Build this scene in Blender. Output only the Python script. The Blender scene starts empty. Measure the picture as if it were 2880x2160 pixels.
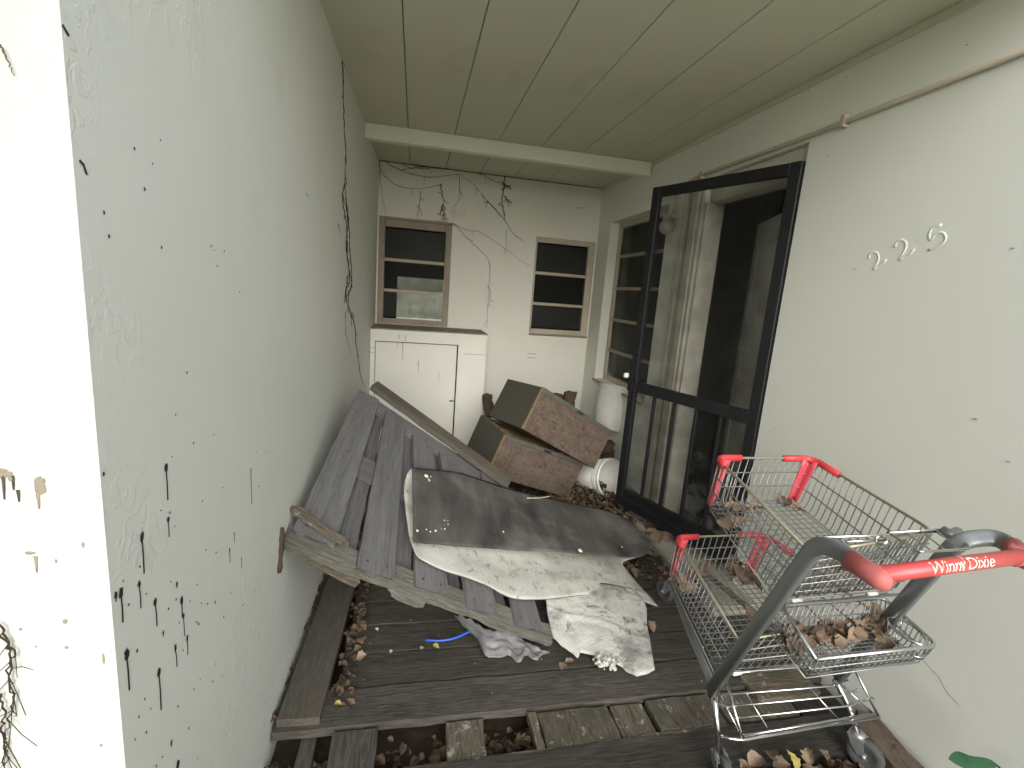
import bpy, bmesh, math, random
from mathutils import Vector, Matrix, Euler, noise
R0 = random.Random(7)
D = math.radians
SC = bpy.context.scene
COL = SC.collection
V = Vector

# ------------------------------------------------------------------ camera
CAM = V((0, 0, 1.5))
FPX = 1048.1047 / (2212 / 2880)
rx, ry, rz = -0.18576587, -0.07635148, -0.20699667
_Ro = Matrix(((math.cos(ry), 0, math.sin(ry)), (0, 1, 0), (-math.sin(ry), 0, math.cos(ry))))
RCAM = Matrix.Rotation(rz, 3, 'Z') @ Matrix.Rotation(rx, 3, 'X') @ _Ro
cd = bpy.data.cameras.new('camera'); cam = bpy.data.objects.new('camera', cd); COL.objects.link(cam)
cd.sensor_fit = 'HORIZONTAL'; cd.sensor_width = 36; cd.lens = 36 * FPX / 2880; cd.clip_start = .02; cd.clip_end = 500
cam.matrix_world = Matrix.Translation(CAM) @ (RCAM @ Matrix.Rotation(D(90), 3, 'X')).to_4x4()
SC.camera = cam

def ray(s):
    return RCAM @ V(((s[0] - 1440) / FPX, 1, -(s[1] - 1080) / FPX))
def pk(s, ax, val):                       # photo point -> point on the plane axis=val
    q = ray(s); return CAM + q * ((val - CAM[ax]) / q[ax])
def zz(ox, oy, sc):
    return lambda x, y: (ox + x / sc, oy + y / sc)
z1 = zz(900, 560, 2.633); z2 = zz(960, 0, 2.304); zR = zz(1920, 0, 2.304); zD = zz(1600, 400, 2.765)
zF = zz(700, 1560, 2.766); zE = zz(1600, 950, 2.765); zC = zz(1820, 1250, 1.823); zM = zz(1100, 1250, 2.37)
zP = zz(740, 1060, 2.766); zG = zz(1360, 1760, 3.16); zN = zz(2300, 560, 3.814); zL = zz(0, 1060, 1.508)
zK = zz(1900, 1700, 2.765); zH = zz(2250, 1400, 3.511)

# ------------------------------------------------------------------ object helpers
WM = {}
def link(name, me, parent=None, M=None, mat=None, label=None, cat=None, group=None, kind=None):
    o = bpy.data.objects.new(name, me); COL.objects.link(o)
    M = M or Matrix.Identity(4)
    WM[o.name] = M
    if parent:
        o.parent = parent; o.matrix_local = WM[parent.name].inverted() @ M
    else:
        o.matrix_world = M
    if mat and me:
        for m in (mat if isinstance(mat, (list, tuple)) else [mat]): me.materials.append(m)
    if label: o['label'] = label
    if cat: o['category'] = cat
    if group: o['group'] = group
    if kind: o['kind'] = kind
    return o
def thing(name, label, cat, loc, group=None, kind=None):
    return link(name, None, None, Matrix.Translation(V(loc)), None, label, cat, group, kind)
def centred(bm):                          # move origin of a world-space bmesh to the middle of its base
    xs = [v.co for v in bm.verts]
    lo = V([min(c[i] for c in xs) for i in range(3)]); hi = V([max(c[i] for c in xs) for i in range(3)])
    c = V(((lo.x + hi.x) / 2, (lo.y + hi.y) / 2, lo.z))
    for v in bm.verts: v.co -= c
    return Matrix.Translation(c)
def ob(name, bm, mat, parent=None, smooth=False, **kw):
    M = centred(bm)
    me = bpy.data.meshes.new(name); bm.to_mesh(me); bm.free()
    if smooth: me.shade_smooth()
    return link(name, me, parent, M, mat, **kw)
def BM(): return bmesh.new()

def box(bm, lo, hi, M=None, mi=0):
    lo, hi = V(lo), V(hi)
    vs = [bm.verts.new(V((x, y, z))) for x in (lo.x, hi.x) for y in (lo.y, hi.y) for z in (lo.z, hi.z)]
    if M:
        for v in vs: v.co = M @ v.co
    for f in ((0,1,3,2),(4,6,7,5),(0,4,5,1),(2,3,7,6),(0,2,6,4),(1,5,7,3)):
        fc = bm.faces.new([vs[i] for i in f]); fc.material_index = mi
    return vs
def bevel(bm, w, seg=1):
    bmesh.ops.recalc_face_normals(bm, faces=bm.faces)
    bmesh.ops.bevel(bm, geom=[e for e in bm.edges if len(e.link_faces) == 2 and e.calc_face_angle(0) > .6], offset=w, segments=seg, affect='EDGES')
def fillet(pts, r, n=5):
    pts = [V(p) for p in pts]; out = [pts[0]]
    for i in range(1, len(pts) - 1):
        a, b, c = pts[i-1], pts[i], pts[i+1]
        d1, d2 = (a - b), (c - b)
        k = min(r, d1.length * .45, d2.length * .45)
        p, q = b + d1.normalized() * k, b + d2.normalized() * k
        for j in range(n + 1):
            t = j / n; out.append(p * (1-t)**2 + b * 2*t*(1-t) + q * t*t)
    out.append(pts[-1]); return out
def tube(bm, pts, r, n=8, closed=False, flat=1.0, up=None, rf=None, mi=0, cap=True, sq=1.0):
    pts = [V(p) for p in pts]; N = len(pts); rings = []
    u = None
    for i, p in enumerate(pts):
        if closed: t = (pts[(i+1) % N] - pts[i-1])
        else: t = pts[min(i+1, N-1)] - pts[max(i-1, 0)]
        if t.length < 1e-9: t = V((0,0,1))
        t.normalize()
        if u is None:
            ref = V(up) if up else (V((0,0,1)) if abs(t.z) < .9 else V((1,0,0)))
            u = (ref - t * ref.dot(t)).normalized()
        else:
            u = (u - t * u.dot(t))
            u = u.normalized() if u.length > 1e-6 else t.orthogonal().normalized()
        w = t.cross(u)
        rr = rf(i / max(1, N-1)) if rf else r
        pw = lambda c_: math.copysign(abs(c_) ** sq, c_)
        rings.append([bm.verts.new(p + (w * pw(math.cos(a)) * rr + u * pw(math.sin(a)) * rr * flat)) for a in [2*math.pi*(k + (.5 if sq != 1 else 0))/n for k in range(n)]])
    m = N if closed else N - 1
    for i in range(m):
        A, B = rings[i], rings[(i+1) % N]
        for k in range(n):
            f = bm.faces.new((A[k], A[(k+1) % n], B[(k+1) % n], B[k])); f.smooth = True; f.material_index = mi
    if not closed and cap:
        f = bm.faces.new(rings[0][::-1]); f.material_index = mi
        f = bm.faces.new(rings[-1]); f.material_index = mi
def lathe(bm, prof, M, n=32, mi=0):
    rings = [[bm.verts.new(M @ V((r * math.cos(2*math.pi*k/n), r * math.sin(2*math.pi*k/n), z))) for k in range(n)] for r, z in prof]
    for a, b in zip(rings, rings[1:]):
        for k in range(n):
            f = bm.faces.new((a[k], a[(k+1) % n], b[(k+1) % n], b[k])); f.smooth = True; f.material_index = mi
    return rings
def frame(o, x, y):                       # matrix with given x direction and approximate y direction
    x = V(x).normalized(); z = x.cross(V(y)).normalized(); y = z.cross(x)
    M = Matrix((x, y, z)).transposed().to_4x4(); M.translation = V(o); return M
def board_mesh(name, L, W, T, seed=0, rough=.002, rag=(0, 0), seg=None, taper=0):
    """plank: x along length from 0..L, y across, z thickness; rag = raggedness of both ends"""
    rr = random.Random(seed); bm = BM()
    nx = seg or max(6, int(L / .035)); ny = 6
    g = {}
    ends = [(rr.random() * 9, rag[0]), (rr.random() * 9, rag[1])]
    for i in range(nx + 1):
        for j in range(ny + 1):
            for k in (0, 1):
                x = L * i / nx; y = (j / ny - .5) * W * (1 + taper * (.5 - i / nx)); z = (k - .5) * T
                tl = max(0, 1 - i / 3) if i < 3 else 0; tr = max(0, 1 - (nx - i) / 3) if nx - i < 3 else 0
                x += tl * ends[0][1] * abs(noise.noise(V((y * 40, seed, 1 + k * .2)))) * 2
                x -= tr * ends[1][1] * abs(noise.noise(V((y * 40, seed, 7 + k * .2)))) * 2
                if j in (0, ny): y += noise.noise(V((x * 9, seed + j, 3))) * rough * 2
                z += noise.noise(V((x * 5, y * 12, seed))) * rough
                g[i, j, k] = bm.verts.new((x, y, z))
    for i in range(nx):
        for j in range(ny):
            bm.faces.new((g[i,j,1], g[i+1,j,1], g[i+1,j+1,1], g[i,j+1,1])); bm.faces.new((g[i,j,0], g[i,j+1,0], g[i+1,j+1,0], g[i+1,j,0]))
        bm.faces.new((g[i,0,0], g[i+1,0,0], g[i+1,0,1], g[i,0,1])); bm.faces.new((g[i,ny,0], g[i,ny,1], g[i+1,ny,1], g[i+1,ny,0]))
    for j in range(ny):
        bm.faces.new((g[0,j,0], g[0,j,1], g[0,j+1,1], g[0,j+1,0])); bm.faces.new((g[nx,j,0], g[nx,j+1,0], g[nx,j+1,1], g[nx,j,1]))
    me = bpy.data.meshes.new(name); bm.to_mesh(me); bm.free(); return me
def board(name, p0, p1, ydir, W, T, mat, parent=None, seed=0, rough=.002, rag=(0, 0), taper=0, **kw):
    p0, p1 = V(p0), V(p1)
    return link(name, board_mesh(name, (p1 - p0).length, W, T, seed, rough, rag, None, taper), parent, frame(p0, p1 - p0, ydir), mat, **kw)
def sheet(bm, g, th, mtop=0, mbot=1, mrim=None):
    """g[i][j] grid of points -> sheet of thickness th; top side follows face order"""
    ni, nj = len(g), len(g[0])
    nr = {}
    for i in range(ni):
        for j in range(nj):
            a = g[min(i+1, ni-1)][j] - g[max(i-1, 0)][j]; b = g[i][min(j+1, nj-1)] - g[i][max(j-1, 0)]
            n = a.cross(b); nr[i, j] = n.normalized() if n.length > 1e-12 else V((0, 0, 1))
    T = [[bm.verts.new(g[i][j] + nr[i, j] * th / 2) for j in range(nj)] for i in range(ni)]
    B = [[bm.verts.new(g[i][j] - nr[i, j] * th / 2) for j in range(nj)] for i in range(ni)]
    for i in range(ni - 1):
        for j in range(nj - 1):
            f = bm.faces.new((T[i][j], T[i+1][j], T[i+1][j+1], T[i][j+1])); f.material_index = mtop; f.smooth = True
            f = bm.faces.new((B[i][j], B[i][j+1], B[i+1][j+1], B[i+1][j])); f.material_index = mbot; f.smooth = True
    mr = mbot if mrim is None else mrim
    per = [(i, 0) for i in range(ni)] + [(ni-1, j) for j in range(1, nj)] + [(i, nj-1) for i in range(ni-2, -1, -1)] + [(0, j) for j in range(nj-2, 0, -1)]
    for k in range(len(per)):
        a, b = per[k], per[(k+1) % len(per)]
        f = bm.faces.new((T[a[0]][a[1]], B[a[0]][a[1]], B[b[0]][b[1]], T[b[0]][b[1]])); f.material_index = mr
def resample(pts, n):
    pts = [V(p) for p in pts]; L = [0]
    for a, b in zip(pts, pts[1:]): L.append(L[-1] + (b - a).length)
    out = []
    for i in range(n):
        t = L[-1] * i / (n - 1); k = 0
        while k < len(L) - 2 and L[k+1] < t: k += 1
        s = (t - L[k]) / max(1e-9, L[k+1] - L[k]); p = pts
        a, b = p[k], p[k+1]; m0 = (p[k+1] - p[max(k-1, 0)]) * .5; m1 = (p[min(k+2, len(p)-1)] - p[k]) * .5
        ln = (b - a).length
        if m0.length > 1e-9: m0 = m0.normalized() * ln
        if m1.length > 1e-9: m1 = m1.normalized() * ln
        s2, s3 = s*s, s*s*s
        out.append(a * (2*s3-3*s2+1) + m0 * (s3-2*s2+s) + b * (-2*s3+3*s2) + m1 * (s3-s2))
    return out

# ------------------------------------------------------------------ materials
def mat(name, base, rough=.8, spec=.3, metal=0, var=None, vscale=3, vamt=.5, bump=0, bscale=60, stretch=None,
        spots=None, sscale=20, sthr=.6, swid=.06, streak=None, coord='Object', spots2=None, s2scale=5, s2thr=.6, s2wid=.1, rnd=0, bdist=.01):
    m = bpy.data.materials.new(name); m.use_nodes = True; nt = m.node_tree; N = nt.nodes; L = nt.links
    bs = N['Principled BSDF']; bs.inputs['Roughness'].default_value = rough; bs.inputs['Metallic'].default_value = metal
    bs.inputs['Specular IOR Level'].default_value = spec
    tc = N.new('ShaderNodeTexCoord'); vec = tc.outputs[coord]
    if stretch:
        mp = N.new('ShaderNodeMapping'); mp.inputs['Scale'].default_value = stretch
        oi = N.new('ShaderNodeObjectInfo'); cmb = N.new('ShaderNodeMath'); cmb.operation = 'MULTIPLY'; cmb.inputs[1].default_value = 37
        L.new(oi.outputs['Random'], cmb.inputs[0]); L.new(cmb.outputs[0], mp.inputs['Location'])
        L.new(vec, mp.inputs['Vector']); svec = mp.outputs[0]
        m2 = N.new('ShaderNodeMapping'); L.new(cmb.outputs[0], m2.inputs['Location']); L.new(vec, m2.inputs['Vector']); vec = m2.outputs[0]
    else: svec = vec
    def nz(v, sc, det=5, ro=.6, dist=0):
        n = N.new('ShaderNodeTexNoise'); n.inputs['Scale'].default_value = sc; n.inputs['Detail'].default_value = det
        n.inputs['Roughness'].default_value = ro; n.inputs['Distortion'].default_value = dist; L.new(v, n.inputs['Vector']); return n.outputs['Fac']
    def ramp(fac, a, b):
        r = N.new('ShaderNodeMapRange'); r.inputs[1].default_value = a; r.inputs[2].default_value = b; L.new(fac, r.inputs[0]); return r.outputs[0]
    def mix(fac, a, b, amt=1):
        x = N.new('ShaderNodeMix'); x.data_type = 'RGBA'
        if amt != 1:
            q = N.new('ShaderNodeMath'); q.operation = 'MULTIPLY'; q.inputs[1].default_value = amt; L.new(fac, q.inputs[0]); fac = q.outputs[0]
        L.new(fac, x.inputs[0])
        for s, c in ((6, a), (7, b)):
            if isinstance(c, tuple): x.inputs[s].default_value = (*c, 1)
            else: L.new(c, x.inputs[s])
        return x.outputs[2]
    col = tuple(base)
    if var: col = mix(ramp(nz(svec, vscale), .3, .7), col, tuple(var), vamt)
    if streak: # long grain lines
        col = mix(ramp(nz(svec, vscale * 5, 8, .7), .42, .68), col, tuple(streak), .8)
    if spots: col = mix(ramp(nz(vec, sscale, 6, .7, .4), sthr, sthr + swid), col, tuple(spots), .85)
    if spots2: col = mix(ramp(nz(vec, s2scale, 6, .6, .2), s2thr, s2thr + s2wid), col, tuple(spots2), .8)
    if rnd:
        oi2 = N.new('ShaderNodeObjectInfo'); hs = N.new('ShaderNodeHueSaturation')
        r = N.new('ShaderNodeMapRange'); r.inputs[3].default_value = 1 - rnd; r.inputs[4].default_value = 1 + rnd
        L.new(oi2.outputs['Random'], r.inputs[0]); L.new(r.outputs[0], hs.inputs['Value'])
        if isinstance(col, tuple): hs.inputs['Color'].default_value = (*col, 1)
        else: L.new(col, hs.inputs['Color'])
        col = hs.outputs[0]
    if isinstance(col, tuple): bs.inputs['Base Color'].default_value = (*col, 1)
    else: L.new(col, bs.inputs['Base Color'])
    if bump:
        b = N.new('ShaderNodeBump'); b.inputs['Strength'].default_value = bump; b.inputs['Distance'].default_value = bdist
        L.new(nz(svec, bscale, 6, .65), b.inputs['Height']); L.new(b.outputs[0], bs.inputs['Normal'])
    return m
M = {}
M['wall'] = mat('wall_paint', (.80,.81,.74), .75, .25, var=(.74,.75,.67), vscale=1.6, vamt=.6, bump=.13, bscale=90, bdist=.003,
                spots2=(.70,.70,.64), s2scale=2.2, s2thr=.62, s2wid=.15)
def peel(m, sc=16, dist=.006, st=.5, lo=.5, hi=.62):
    nt = m.node_tree; N = nt.nodes; L = nt.links; bs = N['Principled BSDF']; prev = bs.inputs['Normal'].links[0].from_socket
    tc = N.new('ShaderNodeTexCoord'); a = N.new('ShaderNodeTexNoise'); a.inputs['Scale'].default_value = sc; a.inputs['Detail'].default_value = 8; a.inputs['Distortion'].default_value = 1.2
    k = N.new('ShaderNodeTexNoise'); k.inputs['Scale'].default_value = 1.1; k.inputs['Detail'].default_value = 3
    L.new(tc.outputs['Object'], a.inputs['Vector']); L.new(tc.outputs['Object'], k.inputs['Vector'])
    r1 = N.new('ShaderNodeMapRange'); r1.inputs[1].default_value = .5; r1.inputs[2].default_value = .56; L.new(a.outputs['Fac'], r1.inputs[0])
    r2 = N.new('ShaderNodeMapRange'); r2.inputs[1].default_value = lo; r2.inputs[2].default_value = hi; L.new(k.outputs['Fac'], r2.inputs[0])
    mm = N.new('ShaderNodeMath'); mm.operation = 'MULTIPLY'; L.new(r1.outputs[0], mm.inputs[0]); L.new(r2.outputs[0], mm.inputs[1])
    b = N.new('ShaderNodeBump'); b.inputs['Strength'].default_value = st; b.inputs['Distance'].default_value = dist; L.new(mm.outputs[0], b.inputs['Height']); L.new(prev, b.inputs['Normal']); L.new(b.outputs[0], bs.inputs['Normal'])
M['wall_left'] = mat('wall_paint_left', (.77,.78,.72), .75, .25, var=(.70,.71,.64), vscale=1.6, vamt=.6, bump=.13, bscale=90, bdist=.003, spots2=(.68,.685,.63), s2scale=2.2, s2thr=.62, s2wid=.15)
peel(M['wall_left'], 26, .004, .35, .52, .62)
M['wall_far'] = mat('wall_paint_back', (.80,.79,.72), .8, .2, var=(.72,.71,.62), vscale=2, vamt=.6, bump=.2, bscale=70, bdist=.004,
                spots2=(.58,.555,.47), s2scale=3, s2thr=.64, s2wid=.12)
M['ceil'] = mat('ceiling_board', (.68,.655,.52), .7, .2, var=(.61,.585,.45), vscale=1.3, vamt=.7, bump=.1, bscale=40, bdist=.003, spots2=(.50,.46,.34), s2scale=1.6, s2thr=.6, s2wid=.2, spots=(.40,.36,.27), sscale=70, sthr=.76, swid=.03)
M['beam'] = mat('beam_paint', (.88,.86,.76), .6, .3, var=(.80,.77,.65), vscale=4, vamt=.6, stretch=(.4,6,6), bump=.1, bscale=20)
M['trimtan'] = mat('trim_wood', (.40,.345,.275), .8, .2, var=(.28,.23,.18), vscale=9, vamt=.7, spots=(.14,.11,.09), sscale=14, sthr=.62)
M['trimpale'] = mat('trim_pale', (.55,.50,.40), .75, .2, var=(.42,.35,.27), vscale=9, vamt=.7)
M['trimwhite'] = mat('trim_white', (.66,.64,.55), .65, .3, var=(.5,.47,.38), vscale=5, vamt=.5, bump=.1)
M['cup'] = mat('cupboard_paint', (.82,.81,.74), .6, .3, var=(.75,.74,.65), vscale=4, vamt=.6, spots=(.38,.33,.26), sscale=9, sthr=.70, swid=.1, bump=.15, bscale=40, bdist=.004)
M['cuptop'] = mat('cupboard_top', (.22,.19,.15), .8, .2, var=(.45,.40,.32), vscale=10)
M['black'] = mat('screen_frame_metal', (.010,.0105,.012), .5, .3, var=(.02,.021,.022), vscale=8, bump=.1, spots=(.06,.06,.057), sscale=24, sthr=.66)
M['deck'] = mat('deck_wood', (.062,.055,.046), .75, .3, var=(.021,.0185,.016), vscale=2.2, vamt=.9, stretch=(1.2,12,12), streak=(.10,.092,.08), bump=.45, bscale=9,
                spots=(.22,.22,.18), sscale=55, sthr=.70, swid=.06, spots2=(.04,.042,.03), s2scale=7, s2thr=.57, rnd=.45)
M['deckpale'] = mat('rotten_wood', (.12,.105,.08), .85, .2, var=(.05,.038,.028), vscale=3, vamt=.9, stretch=(1.5,14,14), streak=(.22,.195,.15), bump=.9, bscale=9,
                spots=(.36,.36,.32), sscale=26, sthr=.58, swid=.08, spots2=(.085,.088,.06), s2scale=6, s2thr=.54, rnd=.25)
M['pallet'] = mat('pallet_wood', (.15,.149,.152), .85, .2, var=(.085,.08,.076), vscale=2.5, vamt=.8, stretch=(.7,10,10), streak=(.19,.19,.19), bump=.35, bscale=9,
                spots=(.07,.065,.06), sscale=13, sthr=.70, swid=.05, rnd=.1)
M['stringer'] = mat('stringer_wood', (.155,.147,.125), .85, .2, var=(.065,.06,.05), vscale=2.5, vamt=.9, stretch=(1,16,16), streak=(.27,.26,.22), bump=.8, bscale=9,
                spots=(.12,.10,.07), sscale=12, sthr=.6, rnd=.1)
M['plank'] = mat('plank_wood', (.10,.09,.075), .85, .2, var=(.08,.07,.055), vscale=2.5, vamt=.9, stretch=(1,14,14), streak=(.16,.145,.115), bump=.6, bscale=9)
M['matdark'] = mat('mat_dark_face', (.115,.110,.10), .8, .25, var=(.03,.029,.028), vscale=4.5, vamt=.9, stretch=(1.6,.6,1), bump=.35, bscale=45, bdist=.004,
                spots=(.5,.5,.46), sscale=60, sthr=.76, swid=.02, spots2=(.19,.185,.17), s2scale=3.5, s2thr=.5, s2wid=.25)
M['matwhite'] = mat('mat_pale_face', (.54,.54,.50), .85, .2, var=(.37,.36,.32), vscale=5, vamt=.7, bump=.5, bscale=50, bdist=.005,
                spots=(.13,.12,.10), sscale=24, sthr=.565, swid=.10, spots2=(.33,.31,.25), s2scale=8, s2thr=.54)
M['mouldy'] = mat('mouldy_board', (.60,.60,.56), .9, .15, var=(.40,.395,.36), vscale=6, vamt=.7, bump=.9, bscale=35, bdist=.008,
                spots=(.12,.12,.11), sscale=16, sthr=.56, swid=.1, spots2=(.22,.215,.20), s2scale=4, s2thr=.54)
M['plaster'] = mat('crumbled_plaster', (.60,.59,.54), .95, .1, var=(.38,.37,.33), vscale=30, bump=.8, bscale=80)
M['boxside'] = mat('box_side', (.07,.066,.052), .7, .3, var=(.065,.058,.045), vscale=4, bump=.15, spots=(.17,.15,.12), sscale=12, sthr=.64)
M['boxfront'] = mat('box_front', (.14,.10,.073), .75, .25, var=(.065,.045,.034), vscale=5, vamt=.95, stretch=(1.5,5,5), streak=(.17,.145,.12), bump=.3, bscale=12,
                spots=(.055,.034,.024), sscale=15, sthr=.54, swid=.1)
M['boxinner'] = mat('particle_board', (.33,.24,.125), .9, .1, var=(.20,.13,.07), vscale=14, bump=.9, bscale=60, spots=(.08,.05,.03), sscale=16, sthr=.55)
M['boxstrip'] = mat('box_strip', (.13,.135,.115), .5, .4, var=(.075,.075,.065), vscale=14, metal=.2)
M['bucket'] = mat('bucket_plastic', (.68,.68,.64), .45, .4, var=(.45,.44,.40), vscale=7, vamt=.5, spots=(.16,.14,.12), sscale=18, sthr=.66)
M['wire'] = mat('dark_wire', (.06,.055,.05), .5, .4, metal=.6)
M['chrome'] = mat('cart_wire', (.30,.305,.30), .42, .4, metal=.7, var=(.21,.21,.205), vscale=30, vamt=.6)
M['chromebright'] = mat('cart_chrome', (.70,.71,.72), .22, .5, metal=1, var=(.45,.46,.46), vscale=18, vamt=.6)
M['rim'] = mat('cart_rim', (.46,.43,.33), .4, .5, metal=.7, var=(.34,.30,.20), vscale=22)
M['frame'] = mat('cart_frame', (.22,.235,.235), .42, .5, metal=.5, var=(.28,.295,.29), vscale=9, bump=.03, spots=(.32,.33,.32), sscale=34, sthr=.7)
M['red'] = mat('red_plastic', (.62,.045,.055), .42, .5, var=(.52,.06,.07), vscale=10, bump=.04, spots=(.55,.13,.12), sscale=14, sthr=.66)
M['redfade'] = mat('faded_red_plastic', (.47,.115,.11), .55, .35, var=(.46,.18,.165), vscale=9, bump=.15, bscale=30, spots=(.50,.24,.22), sscale=9, sthr=.60, swid=.2)
M['handle'] = mat('worn_red_handle', (.52,.06,.06), .36, .5, var=(.50,.12,.115), vscale=7, bump=.04)
M['redpink'] = mat('pink_red_plastic', (.66,.07,.10), .4, .5, var=(.62,.16,.18), vscale=12, spots=(.66,.34,.34), sscale=16, sthr=.64)
M['letter'] = mat('letter_cream', (.80,.74,.58), .6, .3)
M['rubber'] = mat('wheel_rubber', (.055,.056,.057), .7, .3, var=(.11,.11,.105), vscale=20)
M['zinc'] = mat('caster_zinc', (.36,.38,.38), .45, .5, metal=.7, var=(.22,.23,.23), vscale=20)
M['white'] = mat('white_plastic', (.78,.77,.70), .4, .4)
M['leaf'] = mat('dry_leaf', (.185,.13,.09), .8, .2, var=(.29,.22,.16), vscale=20, vamt=.8, rnd=.35, bump=.3)
M['litter'] = mat('leaf_litter', (.085,.06,.04), .85, .2, var=(.165,.12,.08), vscale=16, vamt=.9, spots=(.045,.03,.018), sscale=9, sthr=.5)
M['yleaf'] = mat('yellow_leaf', (.42,.35,.10), .7, .2, var=(.25,.20,.08), vscale=20)
M['green'] = mat('green_leaf', (.045,.13,.065), .35, .5, var=(.03,.09,.045), vscale=30, bump=.3, bscale=60)
M['vine'] = mat('dry_vine', (.05,.038,.026), .9, .1, var=(.10,.08,.055), vscale=40)
M['vinepale'] = mat('dry_tendril', (.17,.14,.10), .9, .1)
M['drip'] = mat('black_paint', (.02,.02,.022), .5, .4)
M['soil'] = mat('soil', (.045,.034,.024), .95, .1, var=(.085,.065,.045), vscale=12, bump=.9, bscale=40)
M['grass'] = mat('pale_ground', (.33,.35,.27), .95, .1, var=(.26,.29,.19), vscale=2, bump=.5)
M['plastic'] = mat('torn_plastic', (.19,.19,.188), .4, .4, var=(.13,.13,.128), vscale=7, bump=.3, bscale=25)
M['blue'] = mat('blue_tube', (.02,.10,.50), .4, .5)
M['log'] = mat('log_bark', (.10,.075,.052), .95, .1, var=(.045,.034,.025), vscale=12, bump=.9, bscale=30)
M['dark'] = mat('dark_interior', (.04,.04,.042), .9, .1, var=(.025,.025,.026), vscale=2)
M['interior'] = mat('interior_paint', (.5,.48,.4), .85, .15, var=(.34,.31,.24), vscale=2)
M['doorpaint'] = mat('inner_door_paint', (.74,.73,.69), .6, .3, var=(.6,.59,.55), vscale=3)
M['concrete'] = mat('concrete', (.34,.325,.27), .9, .2, var=(.22,.21,.17), vscale=6, bump=.4, bscale=50)
M['digit'] = mat('painted_digit', (.76,.77,.70), .6, .35)
M['bulb'] = mat('lamp_glass', (.42,.40,.33), .45, .4)
def glassmat(name, tint, tr, rough, dirt=None, coat=.5):
    m = bpy.data.materials.new(name); m.use_nodes = True; nt = m.node_tree; N = nt.nodes; L = nt.links
    N.clear(); out = N.new('ShaderNodeOutputMaterial'); t = N.new('ShaderNodeBsdfTransparent'); t.inputs[0].default_value = (*tint, 1)
    p = N.new('ShaderNodeBsdfPrincipled'); p.inputs['Base Color'].default_value = (*(dirt or (.05,.05,.05)), 1); p.inputs['Roughness'].default_value = rough
    p.inputs['Specular IOR Level'].default_value = coat
    mx = N.new('ShaderNodeMixShader'); n = N.new('ShaderNodeTexNoise'); n.inputs['Scale'].default_value = 7; n.inputs['Detail'].default_value = 8
    tc = N.new('ShaderNodeTexCoord'); L.new(tc.outputs['Object'], n.inputs['Vector'])
    r = N.new('ShaderNodeMapRange'); r.inputs[1].default_value = .3; r.inputs[2].default_value = .7; r.inputs[3].default_value = max(0, 1 - tr - .08); r.inputs[4].default_value = min(1, 1 - tr + .08)
    L.new(n.outputs['Fac'], r.inputs[0]); L.new(r.outputs[0], mx.inputs[0]); L.new(t.outputs[0], mx.inputs[1]); L.new(p.outputs[0], mx.inputs[2]); L.new(mx.outputs[0], out.inputs[0])
    return m
M['glass'] = glassmat('window_glass', (.8,.82,.8), .76, .4, (.09,.093,.088), .2)
M['screen'] = glassmat('insect_screen', (.98,.98,.98), .81, .6, (.022,.022,.020), .2)
fr = bpy.data.materials.new('frosted_glass'); fr.use_nodes = True; _n = fr.node_tree; _n.nodes.clear()
_o = _n.nodes.new('ShaderNodeOutputMaterial'); _t = _n.nodes.new('ShaderNodeBsdfTranslucent'); _x = _n.nodes.new('ShaderNodeTexNoise'); _x.inputs['Scale'].default_value = 9; _x.inputs['Detail'].default_value = 6
_r = _n.nodes.new('ShaderNodeValToRGB'); _r.color_ramp.elements[0].color = (.66,.62,.57,1); _r.color_ramp.elements[1].color = (.95,.97,1,1); _r.color_ramp.elements[0].position = .3; _r.color_ramp.elements[1].position = .65
_n.links.new(_x.outputs['Fac'], _r.inputs[0]); _n.links.new(_r.outputs[0], _t.inputs[0]); _q = _n.nodes.new('ShaderNodeBsdfTransparent'); _r.color_ramp.elements[1].color = (1,.95,.88,1); _m = _n.nodes.new('ShaderNodeMixShader'); _m.inputs[0].default_value = .82; _n.links.new(_t.outputs[0], _m.inputs[1]); _n.links.new(_q.outputs[0], _m.inputs[2]); _n.links.new(_r.outputs[0], _q.inputs[0]); _n.links.new(_m.outputs[0], _o.inputs[0]); M['frost'] = fr

# ------------------------------------------------------------------ room numbers
XL0, XL1 = -.437, -.358      # left wall near / far
YF, YB = .764, 4.75
XR = 1.751
ZC = 2.56
def xl(y): return XL0 + (XL1 - XL0) * (y - YF) / (YB - YF)

def wall_grid(bm, us, vs, holes, place, th):
    """rectangular wall with holes: us, vs = outer range; place(u, v, d) -> point, d = depth into the wall"""
    U = sorted({us[0], us[1], *[h[0] for h in holes], *[h[1] for h in holes]}); Vv = sorted({vs[0], vs[1], *[h[2] for h in holes], *[h[3] for h in holes]})
    def hole(a, b): return any(h[0] < a < h[1] and h[2] < b < h[3] for h in holes) or not (us[0] < a < us[1] and vs[0] < b < vs[1])
    cache = {}
    def vt(u, v, d):
        k = (u, v, d)
        if k not in cache: cache[k] = bm.verts.new(place(u, v, d))
        return cache[k]
    for a, b in zip(U, U[1:]):
        for c, e in zip(Vv, Vv[1:]):
            if hole((a+b)/2, (c+e)/2): continue
            bm.faces.new((vt(a,c,0), vt(b,c,0), vt(b,e,0), vt(a,e,0))); bm.faces.new((vt(a,c,th), vt(a,e,th), vt(b,e,th), vt(b,c,th)))
            for p, q, mx, my in (((a,c),(b,c),(a+b)/2,c-1e-4), ((a,e),(b,e),(a+b)/2,e+1e-4), ((a,c),(a,e),a-1e-4,(c+e)/2), ((b,c),(b,e),b+1e-4,(c+e)/2)):
                if hole(mx, my): bm.faces.new((vt(*p,0), vt(*q,0), vt(*q,th), vt(*p,th)))
    bmesh.ops.recalc_face_normals(bm, faces=bm.faces)

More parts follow.
